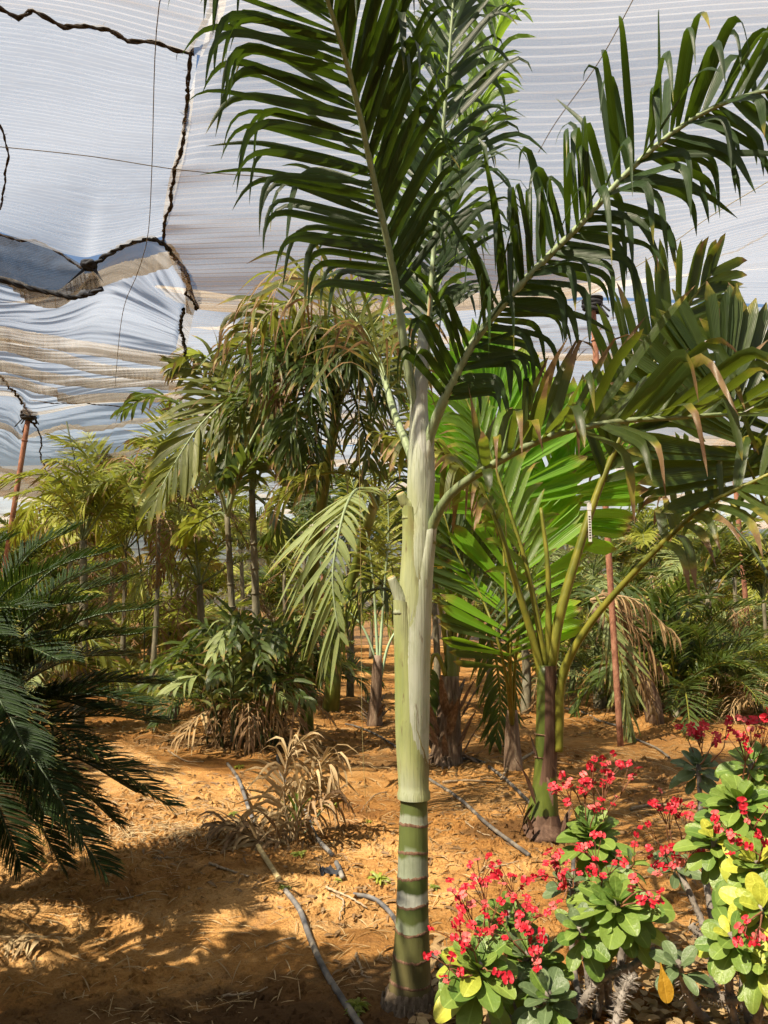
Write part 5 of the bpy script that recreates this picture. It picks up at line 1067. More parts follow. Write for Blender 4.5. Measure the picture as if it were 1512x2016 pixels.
sB, oB = shrub('crown_of_thorns', 'taller red-flowered shrub with a wide leafy head, in front of the green shaft palm', (1190, 1975),
    [(1215, 1775, 3.0, 42, .20, 'eg', (-.1, -.45, .8), ('ey', .06)), (1165, 1640, 3.45, 34, .195, 'eg', (-.05, -.3, .9), None), (1120, 1735, 3.3, 12, .11, 'ed', fw, None), (1240, 1700, 3.3, 12, .13, 'ed', (.3, -.2, .8), ('eg', .5)), (1140, 1830, 2.95, 16, .14, 'eg', (-.2, -.4, .8), ('ed', .4))],
    [(1105, 1560, 3.45, 8, 1160, 1640), (1150, 1545, 3.45, 9, 1165, 1640), (1195, 1535, 3.5, 9, 1168, 1640), (1120, 1525, 3.5, 6, 1160, 1635), (1165, 1500, 3.55, 7, 1165, 1635), (1200, 1505, 3.55, 6, 1170, 1640), (1235, 1520, 3.5, 4, 1175, 1645), (1170, 1590, 3.4, 5, 1166, 1645), (1200, 1580, 3.4, 3, 1168, 1645),
     (1160, 1660, 3.15, 8, 1205, 1770), (1095, 1690, 3.15, 5, 1120, 1740), (1065, 1725, 3.1, 5, 1115, 1745), (1110, 1745, 3.05, 4, 1120, 1755), (1165, 1705, 3.05, 5, 1205, 1775), (1200, 1700, 3.05, 5, 1210, 1775), (1135, 1720, 3.05, 4, 1118, 1745), (1275, 1770, 2.9, 6, 1222, 1785), (1290, 1745, 2.9, 3, 1222, 1782), (1255, 1665, 3.2, 4, 1240, 1710), (1110, 1790, 2.98, 3, 1118, 1750), (1085, 1700, 3.2, 4, 1118, 1742)], 4)
sC, oC = shrub('crown_of_thorns', 'red-flowered shrub with yellow-green sunlit leaves at the right edge', (1450, 1985),
    [(1455, 1580, 3.1, 38, .20, 'eg', (-.15, -.4, .85), None), (1490, 1700, 2.9, 34, .20, 'eg', (-.4, -.4, .7), ('ey', .55)), (1500, 1790, 2.75, 28, .18, 'ey', (-.5, -.3, .6), ('eg', .3)), (1500, 1890, 2.7, 20, .15, 'eg', (-.3, -.4, .7), ('ey', .5)), (1375, 1505, 3.9, 22, .15, 'ed', fw, None), (1330, 1700, 3.4, 12, .12, 'ed', fw, None), (1335, 1900, 2.85, 9, .13, 'ed', (-.2, -.4, .8), None), (1405, 1655, 3.05, 24, .17, 'eg', (-.3, -.4, .8), ('ey', .2)), (1440, 1845, 2.75, 20, .16, 'eg', (-.4, -.4, .7), ('ey', .35)), (1480, 1500, 3.25, 22, .17, 'eg', (-.2, -.3, .9), None)],
    [(1380, 1440, 3.9, 9, 1378, 1505), (1350, 1432, 3.9, 5, 1375, 1500), (1410, 1450, 3.8, 6, 1378, 1505), (1465, 1450, 3.15, 10, 1458, 1575), (1490, 1425, 3.2, 7, 1460, 1575), (1510, 1420, 3.2, 6, 1465, 1575), (1300, 1585, 3.5, 5, 1330, 1700), (1335, 1580, 3.5, 5, 1332, 1700), (1355, 1600, 3.45, 4, 1332, 1700), (1315, 1600, 3.45, 5, 1330, 1700),
     (1270, 1620, 3.4, 2, 1325, 1700), (1480, 1605, 2.95, 5, 1490, 1690), (1460, 1650, 2.85, 7, 1490, 1700), (1420, 1625, 2.95, 5, 1480, 1695), (1305, 1680, 3.25, 5, 1330, 1705), (1365, 1675, 3.2, 6, 1335, 1705), (1355, 1690, 3.2, 4, 1335, 1705), (1495, 1850, 2.62, 6, 1500, 1800), (1470, 1830, 2.65, 4, 1500, 1795), (1508, 1645, 2.8, 5, 1495, 1695), (1320, 1710, 3.1, 4, 1332, 1708), (1375, 1440, 3.9, 8, 1378, 1505), (1440, 1420, 3.6, 4, 1400, 1500)], 5)
# single fading leaf and bare spiny limbs
m = axes(norm([.1, -.3, -1]), np.array([0, -1, .2])) @ Matrix.Diagonal((.12, .12, .12, 1)); m.translation = Vector(at(1300, 1895, 2.8) - oC); put('leaf', LM['eo'][0], bpy.data.objects[sC.name], mat=m)
g = np.random.default_rng(15)
for sh, o_, P in [(sB, oB, [at(1130, 2000, 2.85), at(1180, 1930, 2.95), at(1240, 1905, 3.0), at(1290, 1870, 3.05)]), (sB, oB, [at(1210, 2030, 2.75), at(1225, 1960, 2.8), at(1250, 1920, 2.9)]), (sC, oC, [at(1360, 1820, 2.95), at(1400, 1870, 2.9), at(1430, 1900, 2.85), at(1480, 1915, 2.8)]), (sC, oC, [at(1380, 1950, 2.9), at(1450, 1970, 2.85), at(1520, 1930, 2.8)])]:
    mb = MB(); spiny(mb, P, np.linspace(.014, .012, 16), 190, g); put('stem', mb.mesh('stem', M['gstem'], o_), sh)
# ================================================================== background planting: shared frond meshes
def proto(seed, mats, n=26, droop=1.2, arch=.35, L=.34, W=.022, v=18, tb=.55, a=(62, 32), dry=(0, .3), S=5, across=2, prof='lance', end=-.12, jit=.1):
    """unit-length frond along +x"""
    rach, (V, C) = frond_geo([[0, 0, 0], [.3, 0, arch * .8], [.65, 0, arch], [1, 0, arch + end - .1]], n=n, side=(0, 1, 0), t0=.2, L=L, W=W, a0=a[0], a1=a[1], v=(v, v), droop=droop, tb=tb, dry=dry, S=S, jit=jit, seed=seed, r0=.012, r1=.003, k=5, across=across, prof=prof, twist=.8)
    mb = MB(); mb.add(*rach); add_strips(mb, V, C, 1); return mb.mesh('frond', mats)
RW, RD, RY = M['rachis'], M['rachis_dark'], M['rachis_yellow']
PF = {'feather': [proto(300 + i, [RW, M['wild']], 36, 1.0, .4, .36, .024) for i in range(3)],
      'droop': [proto(310 + i, [RW, M['wild']], 32, 2.2, .32, .38, .028, tb=.45, end=-.35, dry=(.05, .5)) for i in range(3)],
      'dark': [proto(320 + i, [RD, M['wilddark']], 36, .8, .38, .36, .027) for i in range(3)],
      'stiff': [proto(330 + i, [RY, M['wilddark']], 40, .3, .22, .26, .012, v=28, a=(60, 35), dry=(0, .15)) for i in range(2)],
      'brown': [proto(340 + i, [M['rachis_dry'], M['drybrown']], 22, 2.6, .2, .34, .022, tb=.4, end=-.6, dry=(.1, .6)) for i in range(2)],
      'straw': [proto(345 + i, [M['rachis_dry'], M['dry']], 20, 2.6, .15, .34, .018, tb=.4, end=-.6, dry=(.1, .6)) for i in range(2)],
      'broadleaf': [proto(350 + i, [RW, M['wild']], 12, .6, .3, .36, .07, v=6, prof='strap', dry=(.0, .35)) for i in range(2)],
      'yellow': [proto(355, [RY, M['yellow']], 16, 1.0, .25, .36, .05, v=6, prof='strap', dry=(.1, .5))],
      'pale': [proto(358 + i, [RW, M['pale']], 30, .8, .3, .34, .020, dry=(0, .3)) for i in range(2)]}

def bgpalm(x, y, h, nf, ln, kinds, label, seed, cat='palm', name='nursery_palm', group=None, trunk_r=.05, tmat='cane', el=(75, 5), dead=0):
    g = np.random.default_rng(seed); b = np.array([x, y, float(gz(x, y))]); t = thing(name, label, cat, b, group)
    top = np.array([g.normal(0, .06), g.normal(0, .05), h]); mb = MB(); mb.add(*tube(crom([[0, 0, -.06], top * .5 + [.03, .02, 0], top], 10), np.linspace(trunk_r * 1.4, trunk_r * .8, 10), 9, True, .08, seed))
    put('trunk', mb.mesh('trunk', M[tmat]), t)
    for i in range(nf):
        a = i * 2.39996 + g.normal(0, .2); f = (i + .5) / nf; e = R(el[0] + (el[1] - el[0]) * f) + g.normal(0, .1); k = kinds[int(g.integers(0, len(kinds)))]
        me = PF[k][int(g.integers(0, len(PF[k])))]; s = ln * (1 + .12 * g.normal())
        m = Matrix.Rotation(a, 4, 'Z') @ Matrix.Rotation(-(e - .35), 4, 'Y') @ Matrix.Rotation(g.normal(0, .25), 4, 'X') @ Matrix.Diagonal((s, s, s, 1)); m.translation = Vector(top); put('frond', me, t, mat=m)
    for i in range(dead):
        a = g.random() * 6.28; s = ln * .8; m = Matrix.Rotation(a, 4, 'Z') @ Matrix.Rotation(.9 + .3 * g.random(), 4, 'Y') @ Matrix.Diagonal((s, s, s, 1)); m.translation = Vector(top); put('dead_frond', PF['brown'][i % 2], t, mat=m)
    return t
def X_(px, Y): return at(px, 1200, Y)[0]
BG = [  # px of foot, Y, trunk height, fronds, length, kinds, label
 (60, 9.5, .3, 12, 1.1, ['feather', 'dark'], 'feathery palm rising behind the cycad at the left edge'),
 (165, 10.5, 1.7, 12, 1.6, ['feather', 'droop'], 'feathery palm behind the cycad tips, left of the sandy path'),
 (135, 14.4, 2.0, 14, 1.6, ['droop', 'feather'], 'olive palm crown just right of the leaning rusty post'),
 (20, 15.5, 1.5, 12, 1.5, ['dark'], 'dark palm crown behind the leaning rusty post'),
 (240, 12.2, 1.9, 13, 1.6, ['feather', 'droop'], 'palm with tattered tips below the beige cloth, left'),
 (300, 10.6, 2.0, 13, 1.5, ['droop', 'brown', 'feather'], 'palm with dark shrivelled leaf tips beside the striped frond'),
 (210, 16.0, 2.4, 14, 1.8, ['feather'], 'pale feathery palm far behind the left planting'),
 (330, 14.5, 1.7, 14, 1.6, ['feather', 'pale'], 'light green palm behind the grey cane stems'),
 (400, 11.8, 1.2, 12, 1.4, ['droop', 'feather'], 'low light-green palm behind the clump, at the path end'),
 (385, 17.5, 2.2, 14, 1.8, ['dark', 'feather'], 'tall far palm behind the two cane stems'),
 (560, 12.5, 1.6, 13, 1.5, ['dark', 'feather'], 'shaded palm between the cane stems and the grey frond'),
 (600, 15.0, 2.4, 14, 1.7, ['feather', 'dark'], 'far palm behind the drying crown'),
 (690, 13.5, 1.9, 13, 1.6, ['dark'], 'dark palm behind the small V-stalked palm'),
 (790, 15.5, 2.3, 14, 1.8, ['feather', 'dark'], 'far palm hidden behind the crownshaft'),
 (860, 12.0, 1.3, 12, 1.4, ['dark', 'feather'], 'palm in shade behind the fibrous trunk'),
 (960, 13.0, 1.4, 13, 1.5, ['pale', 'dark'], 'palm in shade behind the bright pleated leaves'),
 (1030, 11.2, .55, 10, 1.2, ['dark', 'stiff'], 'short spiky palm between the fibrous trunk and the green shaft'),
 (1120, 14.5, .9, 13, 1.5, ['pale', 'dark'], 'pale fronded palm behind the middle rusty post'),
 (1170, 12.6, .8, 12, 1.5, ['pale', 'stiff'], 'palm with long silvery striped fronds right of the middle post'),
 (1290, 15.2, 1.3, 14, 1.6, ['feather', 'dark'], 'feathery palm in front of the side net, right'),
 (1395, 13.0, 1.3, 12, 1.5, ['feather', 'pale'], 'light green upright feather palm left of the slim right post'),
 (1500, 12.4, 1.2, 12, 1.4, ['dark', 'feather'], 'palm at the right edge under the side net'),
 (1440, 17.5, 1.6, 13, 1.6, ['feather'], 'far palm right of the slim right post'),
 (1220, 18.0, 1.5, 13, 1.7, ['dark', 'feather'], 'far dark palm behind the silvery striped fronds'),
 (480, 20.5, 2.2, 14, 1.8, ['feather', 'dark'], 'distant palm at the end of the sandy path'),
 (900, 19.0, 2.2, 14, 1.8, ['dark', 'feather'], 'distant palm right of the crownshaft'),
 (1050, 20.0, 1.9, 14, 1.8, ['dark'], 'distant palm behind the pleated fan leaves')]
for i, (px, Yp, h, nf, ln, kinds, lb) in enumerate(BG):
    gq = np.random.default_rng(i + 900); bgpalm(X_(px, Yp), Yp, h + .35 + .5 * gq.random(), nf + int(gq.integers(-3, 3)), ln * gq.uniform(.7, 1.05), kinds, lb, 400 + i, group='palms in the rows behind', trunk_r=gq.uniform(.03, .06), el=(80, -5 + 30 * gq.random()), dead=int(gq.integers(0, 4)))
far = 'distant palm lost in the green tangle at the back of the nursery'
for i, (px, Yp) in enumerate([(30, 18), (110, 20), (160, 24), (290, 21), (420, 25), (540, 24), (660, 20.5), (730, 25), (830, 23), (980, 25), (1130, 24), (1330, 22.5), (1500, 21), (1400, 26), (1250, 27), (250, 27), (620, 28), (880, 28)]):
    bgpalm(X_(px, Yp), Yp, .5 + 1.5 * ((i * 37) % 10) / 10, 15, 1.8, ['feather', 'dark', 'droop'], far, 440 + i, group='distant palms lost in the tangle')
# low crowns that fill the beds between the trunks
MID = [(20, 12.5, 'leafy low palm behind the cycad, nearest the left edge'), (85, 12.0, 'leafy low palm in the second row behind the cycad'), (45, 9.4, 'low feathery palm just behind the cycad crown'), (120, 15.2, 'light leafy palm left of the path behind the first rows'), (375, 14.6, 'light leafy palm right behind the yellow frond'), (425, 16.2, 'bright leafy palm seen between the cane stems'),
       (1180, 12.4, 'low palm with silvery fronds behind the green shaft'), (1265, 13.6, 'low palm with striped fronds behind the hanging frond'), (1320, 10.9, 'dark low palm behind the dry skirt on the right'), (1440, 14.4, 'low palm right of the upright feather palm'), (1510, 15.4, 'low palm under the side net at the right edge'), (180, 22, 'leafy low palm closing the far end of the sandy path')]
for i, (px, Yp, lb) in enumerate(MID):
    kk = [['feather', 'droop'], ['feather', 'pale'], ['droop', 'feather', 'dark'], ['feather']][i % 4]
    if px > 1100: kk = [['pale', 'stiff'], ['dark', 'pale'], ['dark', 'stiff']][i % 3]
    bgpalm(X_(px, Yp), Yp, .2 + .5 * ((i * 7) % 5) / 5, 18, (1.0 if px < 100 else 1.3) + .25 * (i % 3) / 2, kk, lb, 640 + i, group='low palms filling the beds', el=(85, -5), dead=1 if i % 2 else 0)
# low spiky cycads at the right and other ground-level plants
LOW = [(1385, 11.3, 30, 1.35, ['stiff'], 'low spiky cycad in the bed under the slim right post', (78, 8)), (1335, 13.4, 20, 1.2, ['stiff', 'dark'], 'dark cycad in the shade left of the low spiky one', (75, 0)), (1480, 11.9, 18, 1.1, ['stiff', 'feather'], 'small cycad at the right edge of the bed', (75, 5)),
       (335, 10.9, 9, .8, ['broadleaf'], 'broad-leaved seedling left of the palm clump', (75, 10)), (600, 12.5, 12, 1.0, ['dark'], 'low dark seedling palm in the shade behind the clump', (70, 5)), (1090, 16, 9, 1.0, ['broadleaf'], 'broad-leaved seedling behind the green shaft', (75, 10)),
       (1280, 11.2, 7, .9, ['broadleaf'], 'yellow-green young leaf plant behind the hanging frond', (80, 30)), (420, 9.6, 8, .9, ['broadleaf', 'dark'], 'broad-leaved seedling in front of the cane stems', (70, 5))]
for i, (px, Yp, nf, ln, kinds, lb, el) in enumerate(LOW):
    bgpalm(X_(px, Yp), Yp, .15, nf, ln, kinds, lb, 480 + i, 'plant', 'seedling_plant', 'low plants in the beds', .06, 'fibre', el)
# yellow frond left of the cane stems
yb = ground(345, 1330); yt = thing('yellowing_palm', 'young palm with an orange-yellow frond pointing left, behind the grey stems', 'palm', yb)
mb = MB(); mb.add(*tube(crom([yb - [0, 0, .05], at(348, 1180, yb[1]), at(346, 1130, yb[1])], 8), np.linspace(.07, .05, 8), 9)); put('trunk', mb.mesh('trunk', M['cane'], yb), yt)
for i, P in enumerate([[(346, 1130), (330, 1120), (300, 1140), (260, 1170), (205, 1205)], [(346, 1135), (340, 1090), (310, 1080), (270, 1110)], [(346, 1130), (380, 1110), (430, 1115)]]):
    frond_obj('frond', yt, [M['rachis_yellow'], M['yellow']], yb, 0, ctrl=[at(*q, yb[1] - .2 * k) for k, q in enumerate(P)], n=11, side=(.2, .5, .8), up=(0, -1, .2), t0=.25, L=.45, W=.06, a0=55, a1=25, v=(0, 0), droop=.6, prof='strap', dry=(.1, .5), seed=500 + i)
# hanging yellow-green frond and dry palm right of the green shaft
hb = ground(1290, 1420); ht = thing('dying_palm', 'half dead palm with straw-brown skirt and a long hanging yellow-green frond', 'palm', hb); hY = hb[1] - .9
hc = at(1180, 1180, hY)
mb = MB(); mb.add(*vlathe([hb - [0, 0, .05], hb + [-.1, 0, .5], hc + [.1, .6, -.1]], [.12, .1, .07], 12, .12, 8)); put('trunk', mb.mesh('trunk', M['fibre'], hb), ht)
frond_obj('frond', ht, [M['rachis_yellow'], M['pale']], hb, 0, ctrl=ats((1175, 1175, hY + .3), (1185, 1195, hY), (1205, 1240, hY - .1), (1222, 1310, hY - .15), (1232, 1390, hY - .15), (1240, 1450, hY - .15)), n=26, side=(1, .1, 0), up=(0, -1, .1), t0=.1, L=.62, W=.035, a0=38, a1=14, v=(0, 0), droop=.8, dry=(.1, .45), seed=520, r0=.02, r1=.006)
for i, tip in enumerate([(1330, 1250), (1310, 1330), (1290, 1400), (1240, 1230)]):
    e = at(*tip, hY + .2 * (i % 4)); hz_ = norm((e - hc) * [1, 1, 0]); frond_obj('frond', ht, [M['rachis_dry'], M['drybrown' if i % 2 else 'dry']], hb, 0, ctrl=[hc + [0, .4, 0], hc * .5 + e * .5 + [0, .2, .22], e], n=22, side=(-hz_[1], hz_[0], 0), t0=.15, L=.5, W=.025, a0=55, a1=25, v=(-10, -10), droop=2.6, tb=.4, dry=(.1, .6), seed=530 + i, r0=.015, r1=.004, jit=.2, twist=1.2)
# dry heap at the right edge
rb = ground(1500, 1420); rt = thing('dry_palm', 'heap of bleached dry fronds at the right edge behind the red flowers', 'palm', rb)
for i in range(9):
    a = R(100 + 20 * i); e = rb + [cos(a) * .9, sin(a) * .7, .1 + .25 * (i % 3)]; frond_obj('frond', rt, [M['rachis_dry'], M['dry']], rb, 0, ctrl=[rb + [0, 0, .25], rb * .5 + e * .5 + [0, 0, .3], e], n=16, side=(-sin(a), cos(a), 0), t0=.15, L=.4, W=.014, a0=50, a1=25, v=(0, 0), droop=1.6, dry=(0, .3), seed=550 + i, r0=.01, r1=.003, jit=.2)

# ================================================================== dry clump on the ground in front
db = ground(575, 1660); dt_ = thing('withered_palm', 'withered straw-brown young palm lying across the irrigation pipes', 'palm', db); DY = db[1]
for i, (P, n, L, mt, sd, dr_) in enumerate([
    ([(575, 1655, 0), (562, 1590, 0), (560, 1530, 0), (572, 1480, 0), (602, 1455, 0)], 20, .26, 'dry', (.8, .5, 0), 1.4), ([(578, 1655, 0), (590, 1590, 0), (615, 1530, 0), (645, 1500, 0), (655, 1540, -.05)], 18, .26, 'dry', (.5, .8, 0), 2.2),
    ([(585, 1668, 0), (540, 1655, -.1), (490, 1635, -.15), (450, 1625, -.2), (425, 1625, -.2)], 18, .26, 'drybrown', (.2, .9, 0), 1.8), ([(590, 1670, -.05), (545, 1672, -.12), (500, 1650, -.18), (460, 1632, -.22)], 14, .2, 'dry', (.2, .9, 0), 1.2),
    ([(580, 1655, 0), (600, 1610, -.05), (640, 1575, -.1), (665, 1570, -.1)], 14, .24, 'drybrown', (.4, .9, 0), 2.0), ([(570, 1655, 0), (550, 1620, 0), (525, 1600, 0), (500, 1610, -.05)], 12, .2, 'dry', (.4, .9, 0), 1.6), ([(580, 1655, .05), (578, 1600, .1), (595, 1560, .1), (625, 1545, .1)], 14, .24, 'dry', (.7, .6, 0), 1.8)]):
    frond_obj('frond', dt_, [M['rachis_dry'], M[mt]], db, 0, ctrl=[at(q[0], q[1], DY + q[2]) for q in P], n=int(n * 1.4), side=sd, t0=.08, L=L * 1.45, W=.021, a0=48, a1=22, v=(10, 10), vj=30, droop=dr_ * 1.2, tb=.5, dry=(0, .4), seed=560 + i, r0=.009, r1=.003, jit=.16, S=6, twist=.8, k=5)
frond_obj('frond', dt_, [M['rachis_pale'], M['king_spear']], db, 0, ctrl=ats((580, 1660, DY), (583, 1620, DY), (582, 1580, DY)), n=4, side=(1, .2, 0), up=(0, -1, .2), t0=.3, L=.2, W=.02, a0=30, a1=15, v=(0, 0), droop=.5, seed=570, r0=.007, r1=.003)
frond_obj('frond', dt_, [M['rachis_pale'], M['wild']], db, 0, ctrl=ats((600, 1640, DY), (640, 1590, DY), (668, 1580, DY)), n=3, side=(.3, .9, 0), t0=.6, L=.14, W=.02, seed=571, r0=.006, r1=.003)

# ================================================================== irrigation pipes
def pipe(px, r, mat, label, lift=.008, cat='hose', name='irrigation_hose'):
    r = r * .72; P = np.array([ground(*q) + [0, 0, r * .8 + lift] for q in px]); C = crom(P, 60); C[:, 2] = np.maximum(C[:, 2], gz(C[:, 0], C[:, 1]) + r * .5)
    mb = MB(); mb.add(*tube(C, r, 9, True, .05)); return tag(put(name, mb.mesh(name, M[mat])), label, cat, 'irrigation hoses on the sand')
pipe([(448, 1503), (470, 1540), (490, 1600), (500, 1625)], .020, 'hose', 'black hose running down from the palm clump to the withered palm')
pipe([(508, 1672), (525, 1700), (549, 1738)], .021, 'hosegold', 'tan open-ended pipe piece below the withered palm')
pipe([(562, 1760), (590, 1800), (612, 1860), (645, 1930), (700, 2016), (740, 2080)], .019, 'hose', 'black hose curving from mid ground down to the lower edge')
pipe([(545, 1490), (556, 1540), (600, 1600), (620, 1650), (655, 1690)], .019, 'hose', 'black hose passing right of the withered palm')
pipe([(662, 1705), (668, 1718), (674, 1735)], .02, 'hose', 'short black hose end beside the crumpled plastic scrap')
pipe([(695, 1768), (735, 1778), (765, 1800), (785, 1830)], .017, 'hose', 'black hose end reaching the banded trunk from the left')
pipe([(845, 1538), (905, 1578), (960, 1628), (1042, 1690)], .018, 'hose', 'grey dusty hose from the banded trunk to the green shaft palm')
pipe([(870, 1505), (930, 1498), (985, 1530), (1048, 1590)], .02, 'hose', 'grey hose behind, curving to the foot of the green shaft palm')
pipe([(1130, 1695), (1128, 1800), (1127, 1900), (1145, 2030)], .017, 'hose', 'black hose dropping between the red-flowered shrubs', .05)
pipe([(680, 1425), (700, 1432), (740, 1450), (790, 1480)], .016, 'hose', 'pale hose in front of the small V-stalked palm')
pipe([(1110, 1395), (1180, 1420), (1240, 1440)], .02, 'hose', 'dark hose lying under the hanging frond')
pipe([(1240, 1450), (1290, 1475), (1318, 1495)], .016, 'hose', 'thin hose behind the red-flowered shrubs')
pipe([(800, 1830), (860, 1900), (900, 1960)], .016, 'hose', 'hose half hidden behind the foot of the banded trunk')
sc = ground(650, 1722); mb = MB(); g = np.random.default_rng(3); nn = 9
Xg, Yg = np.meshgrid(np.linspace(-.06, .06, nn), np.linspace(-.035, .035, nn)); mb.add(np.stack([sc[0] + Xg, sc[1] + Yg, sc[2] + .02 + .018 * g.normal(0, 1, Xg.shape)], -1).reshape(-1, 3), grid_quads(nn, nn)); tag(put('plastic_scrap', mb.mesh('plastic_scrap', M['blackcloth'])), 'crumpled dark plastic scrap on the sand by the hose end', 'scrap')
def stick(px, r, label):
    P = np.array([ground(*q) + [0, 0, r + .004] for q in px]); C = crom(P, 24); C[:, :2] += np.random.default_rng(len(px)).normal(0, .003, (24, 2)); mb = MB(); mb.add(*tube(C, np.linspace(r, r * .5, 24), 6, True, .2)); tag(put('stick', mb.mesh('stick', M['stick'])), label, 'stick', 'dry sticks on the sand')
stick([(410, 1703), (445, 1718), (488, 1730)], .009, 'curved dry stick left of the tan pipe')
stick([(640, 1755), (700, 1790), (722, 1800)], .008, 'forked pale stick left of the banded trunk foot')
stick([(650, 1765), (675, 1790), (668, 1815)], .006, 'thin bent twig beside the forked stick')
stick([(1080, 1470), (1010, 1510), (985, 1540)], .02, 'thick dry stalk lying between the fibrous and green shaft palms')
stick([(1240, 1598), (1290, 1588), (1330, 1592)], .014, 'dry stalk lying behind the red flowers')
stick([(870, 1543), (920, 1540), (970, 1543)], .012, 'straight dry stick below the fibrous trunk')
stick([(435, 1966), (500, 1960), (525, 1948)], .006, 'dark twig in the shadow at the lower left')

# ================================================================== litter, clods, weeds
def flat_pts(n, x0, x1, y0, y1, g, seedn=0, thr=0.):
    x = g.uniform(x0, x1, n * 3); y = g.uniform(y0, y1, n * 3); k = vnoise(x * 1.3, y * 1.3, 40 + seedn) > thr; x, y = x[k][:n], y[k][:n]; return np.stack([x, y, gz(x, y)], 1)
g = np.random.default_rng(5)
def straw(n, area, L, W, mat, name, label, seedn, thr, up=.12):
    p = flat_pts(n, *area, g, seedn, thr); n = len(p); a = g.random(n) * 6.28
    V, C = strips(p + [0, 0, .008], np.stack([np.cos(a), np.sin(a), g.normal(.05, up, n)], 1), np.array([[0, 0, 1.]]) + g.normal(0, .3, (n, 3)), L * g.uniform(.4, 1.3, n), W, 4, .4, .5, .3, .3, twist=.6, g=g); mb = MB(); add_strips(mb, V, C); tag(put(name, mb.mesh(name, M[mat])), label, None, None, 'stuff')
straw(5200, (-3.2, 3.2, 3, 9), .14, .006, 'dry', 'straw_litter', 'scattered dry straw and palm litter on the orange sand', 1, .45)
straw(1600, (-6, 6, 7.5, 16), .3, .014, 'dry', 'straw_litter', 'dry leaf litter under the palms farther back', 2, .4)
straw(900, (-6, 6, 7.5, 16), .35, .02, 'drybrown', 'leaf_litter', 'brown leaf litter under the palms farther back', 3, .4)
straw(1500, (-2.8, 2.8, 3, 7.5), .09, .018, 'drybrown', 'leaf_litter', 'brown leaf scraps scattered over the near sand', 4, .5)
c0 = ground(345, 1640)
n = 420; a = g.random(n) * 6.28; p = np.stack([c0[0] + g.normal(0, .28, n), c0[1] + g.normal(0, .16, n), np.zeros(n)], 1); p[:, 2] = gz(p[:, 0], p[:, 1]) + .012
V, C = strips(p, np.stack([np.cos(a), np.sin(a), g.normal(.1, .15, n)], 1), np.array([[0, 0, 1.]]) + g.normal(0, .4, (n, 3)), .16 * g.uniform(.5, 1.3, n), .006, 4, .5, g=g); mb = MB(); add_strips(mb, V, C); tag(put('straw_litter', mb.mesh('straw_litter', M['dry'])), 'matted pile of bleached straw below the cycad frond', None, None, 'stuff')
# fallen leaves under the flowering shrubs
p = flat_pts(1500, .1, 2.2, 2.6, 3.9, g, 5, .2); n = len(p); a = g.random(n) * 6.28
V, C = strips(p + np.array([0, 0, 1.]) * g.uniform(.005, .04, (n, 1)), np.stack([np.cos(a), np.sin(a), g.normal(.05, .25, n)], 1), np.array([[0, 0, 1.]]) + g.normal(0, .45, (n, 3)), .06 * g.uniform(.6, 1.6, n), .03, 4, .3, prof='strap', g=g); mb = MB(); add_strips(mb, V, C); tag(put('fallen_leaves', mb.mesh('fallen_leaves', M['dry'])), 'pale fallen leaves under the red-flowered shrubs', None, None, 'stuff')
# clods of earth
def clods(n, area, smin, smax, name, label, seedn, thr):
    p = flat_pts(n, *area, g, seedn, thr); n = len(p); s = smin + (smax - smin) * g.random(n) ** 4
    oct_ = np.array([[1, 0, 0], [.5, .87, 0], [-.5, .87, 0], [-1, 0, 0], [-.5, -.87, 0], [.5, -.87, 0], [.45, .3, .55], [-.5, .25, .5], [0, -.5, .55], [0, 0, .7]])
    V = p[:, None] + (oct_[None] * (1 + .3 * g.normal(0, 1, (n, 10, 1)))) * s[:, None, None] - [0, 0, .002]
    F = np.array([[0, 1, 6, 6], [1, 2, 7, 6], [2, 3, 7, 7], [3, 4, 8, 7], [4, 5, 8, 8], [5, 0, 6, 8], [6, 7, 9, 9], [7, 8, 9, 9], [8, 6, 9, 9]])
    Q = (F[None] + (np.arange(n) * 10)[:, None, None]).reshape(-1, 4); mb = MB(); mb.add(V.reshape(-1, 3), Q); tag(put(name, mb.mesh(name, M['soil'], smooth=False)), label, None, None, 'stuff')
clods(16000, (-2.4, 2.4, 2.9, 6.0), .003, .034, 'soil_crumbs', 'crumbs and clods of orange earth in the foreground', 7, .3)
clods(5000, (-4, 4, 6, 12), .006, .05, 'soil_crumbs', 'clods of earth between the palms farther back', 8, .35)
# small green weeds
def weed(px, py, s, label, seed):
    o = ground(px, py); gg = np.random.default_rng(seed); n = 30; a = gg.random(n) * 6.28; r = gg.random(n) * s * .1
    p = o + np.stack([r * np.cos(a), r * np.sin(a), np.full(n, .004)], 1); V, C = strips(p, np.stack([np.cos(a), np.sin(a), gg.uniform(.3, 1.4, n)], 1), np.array([[0, 0, 1.]]) + gg.normal(0, .3, (n, 3)), s * gg.uniform(.5, 1.1, n), s * .22, 3, 1.2, prof='strap', g=gg)
    mb = MB(); add_strips(mb, V, C); tag(put('weed', mb.mesh('weed', M['wild'], o), None, tuple(o)), label, 'weed', 'small green weeds on the sand')
for i, (px, py, s, lb) in enumerate([(745, 1735, .09, 'bright green weed patch left of the white trunk band'), (470, 1512, .07, 'small weed at the top of the black hose'), (590, 1685, .06, 'tiny weed under the withered palm'), (700, 2000, .05, 'weed by the lower hose'), (855, 1755, .04, 'tiny weed right of the trunk'), (560, 1752, .05, 'tiny weed beyond the open pipe end'), (665, 1735, .03, 'tiny weed by the plastic scrap'), (460, 1605, .05, 'tiny weed left of the black hose'), (725, 1620, .04, 'tiny weed beside the hanging twine'), (705, 1985, .06, 'leafy weed in the shade near the trunk foot')]):
    weed(px, py, s, lb, 600 + i)

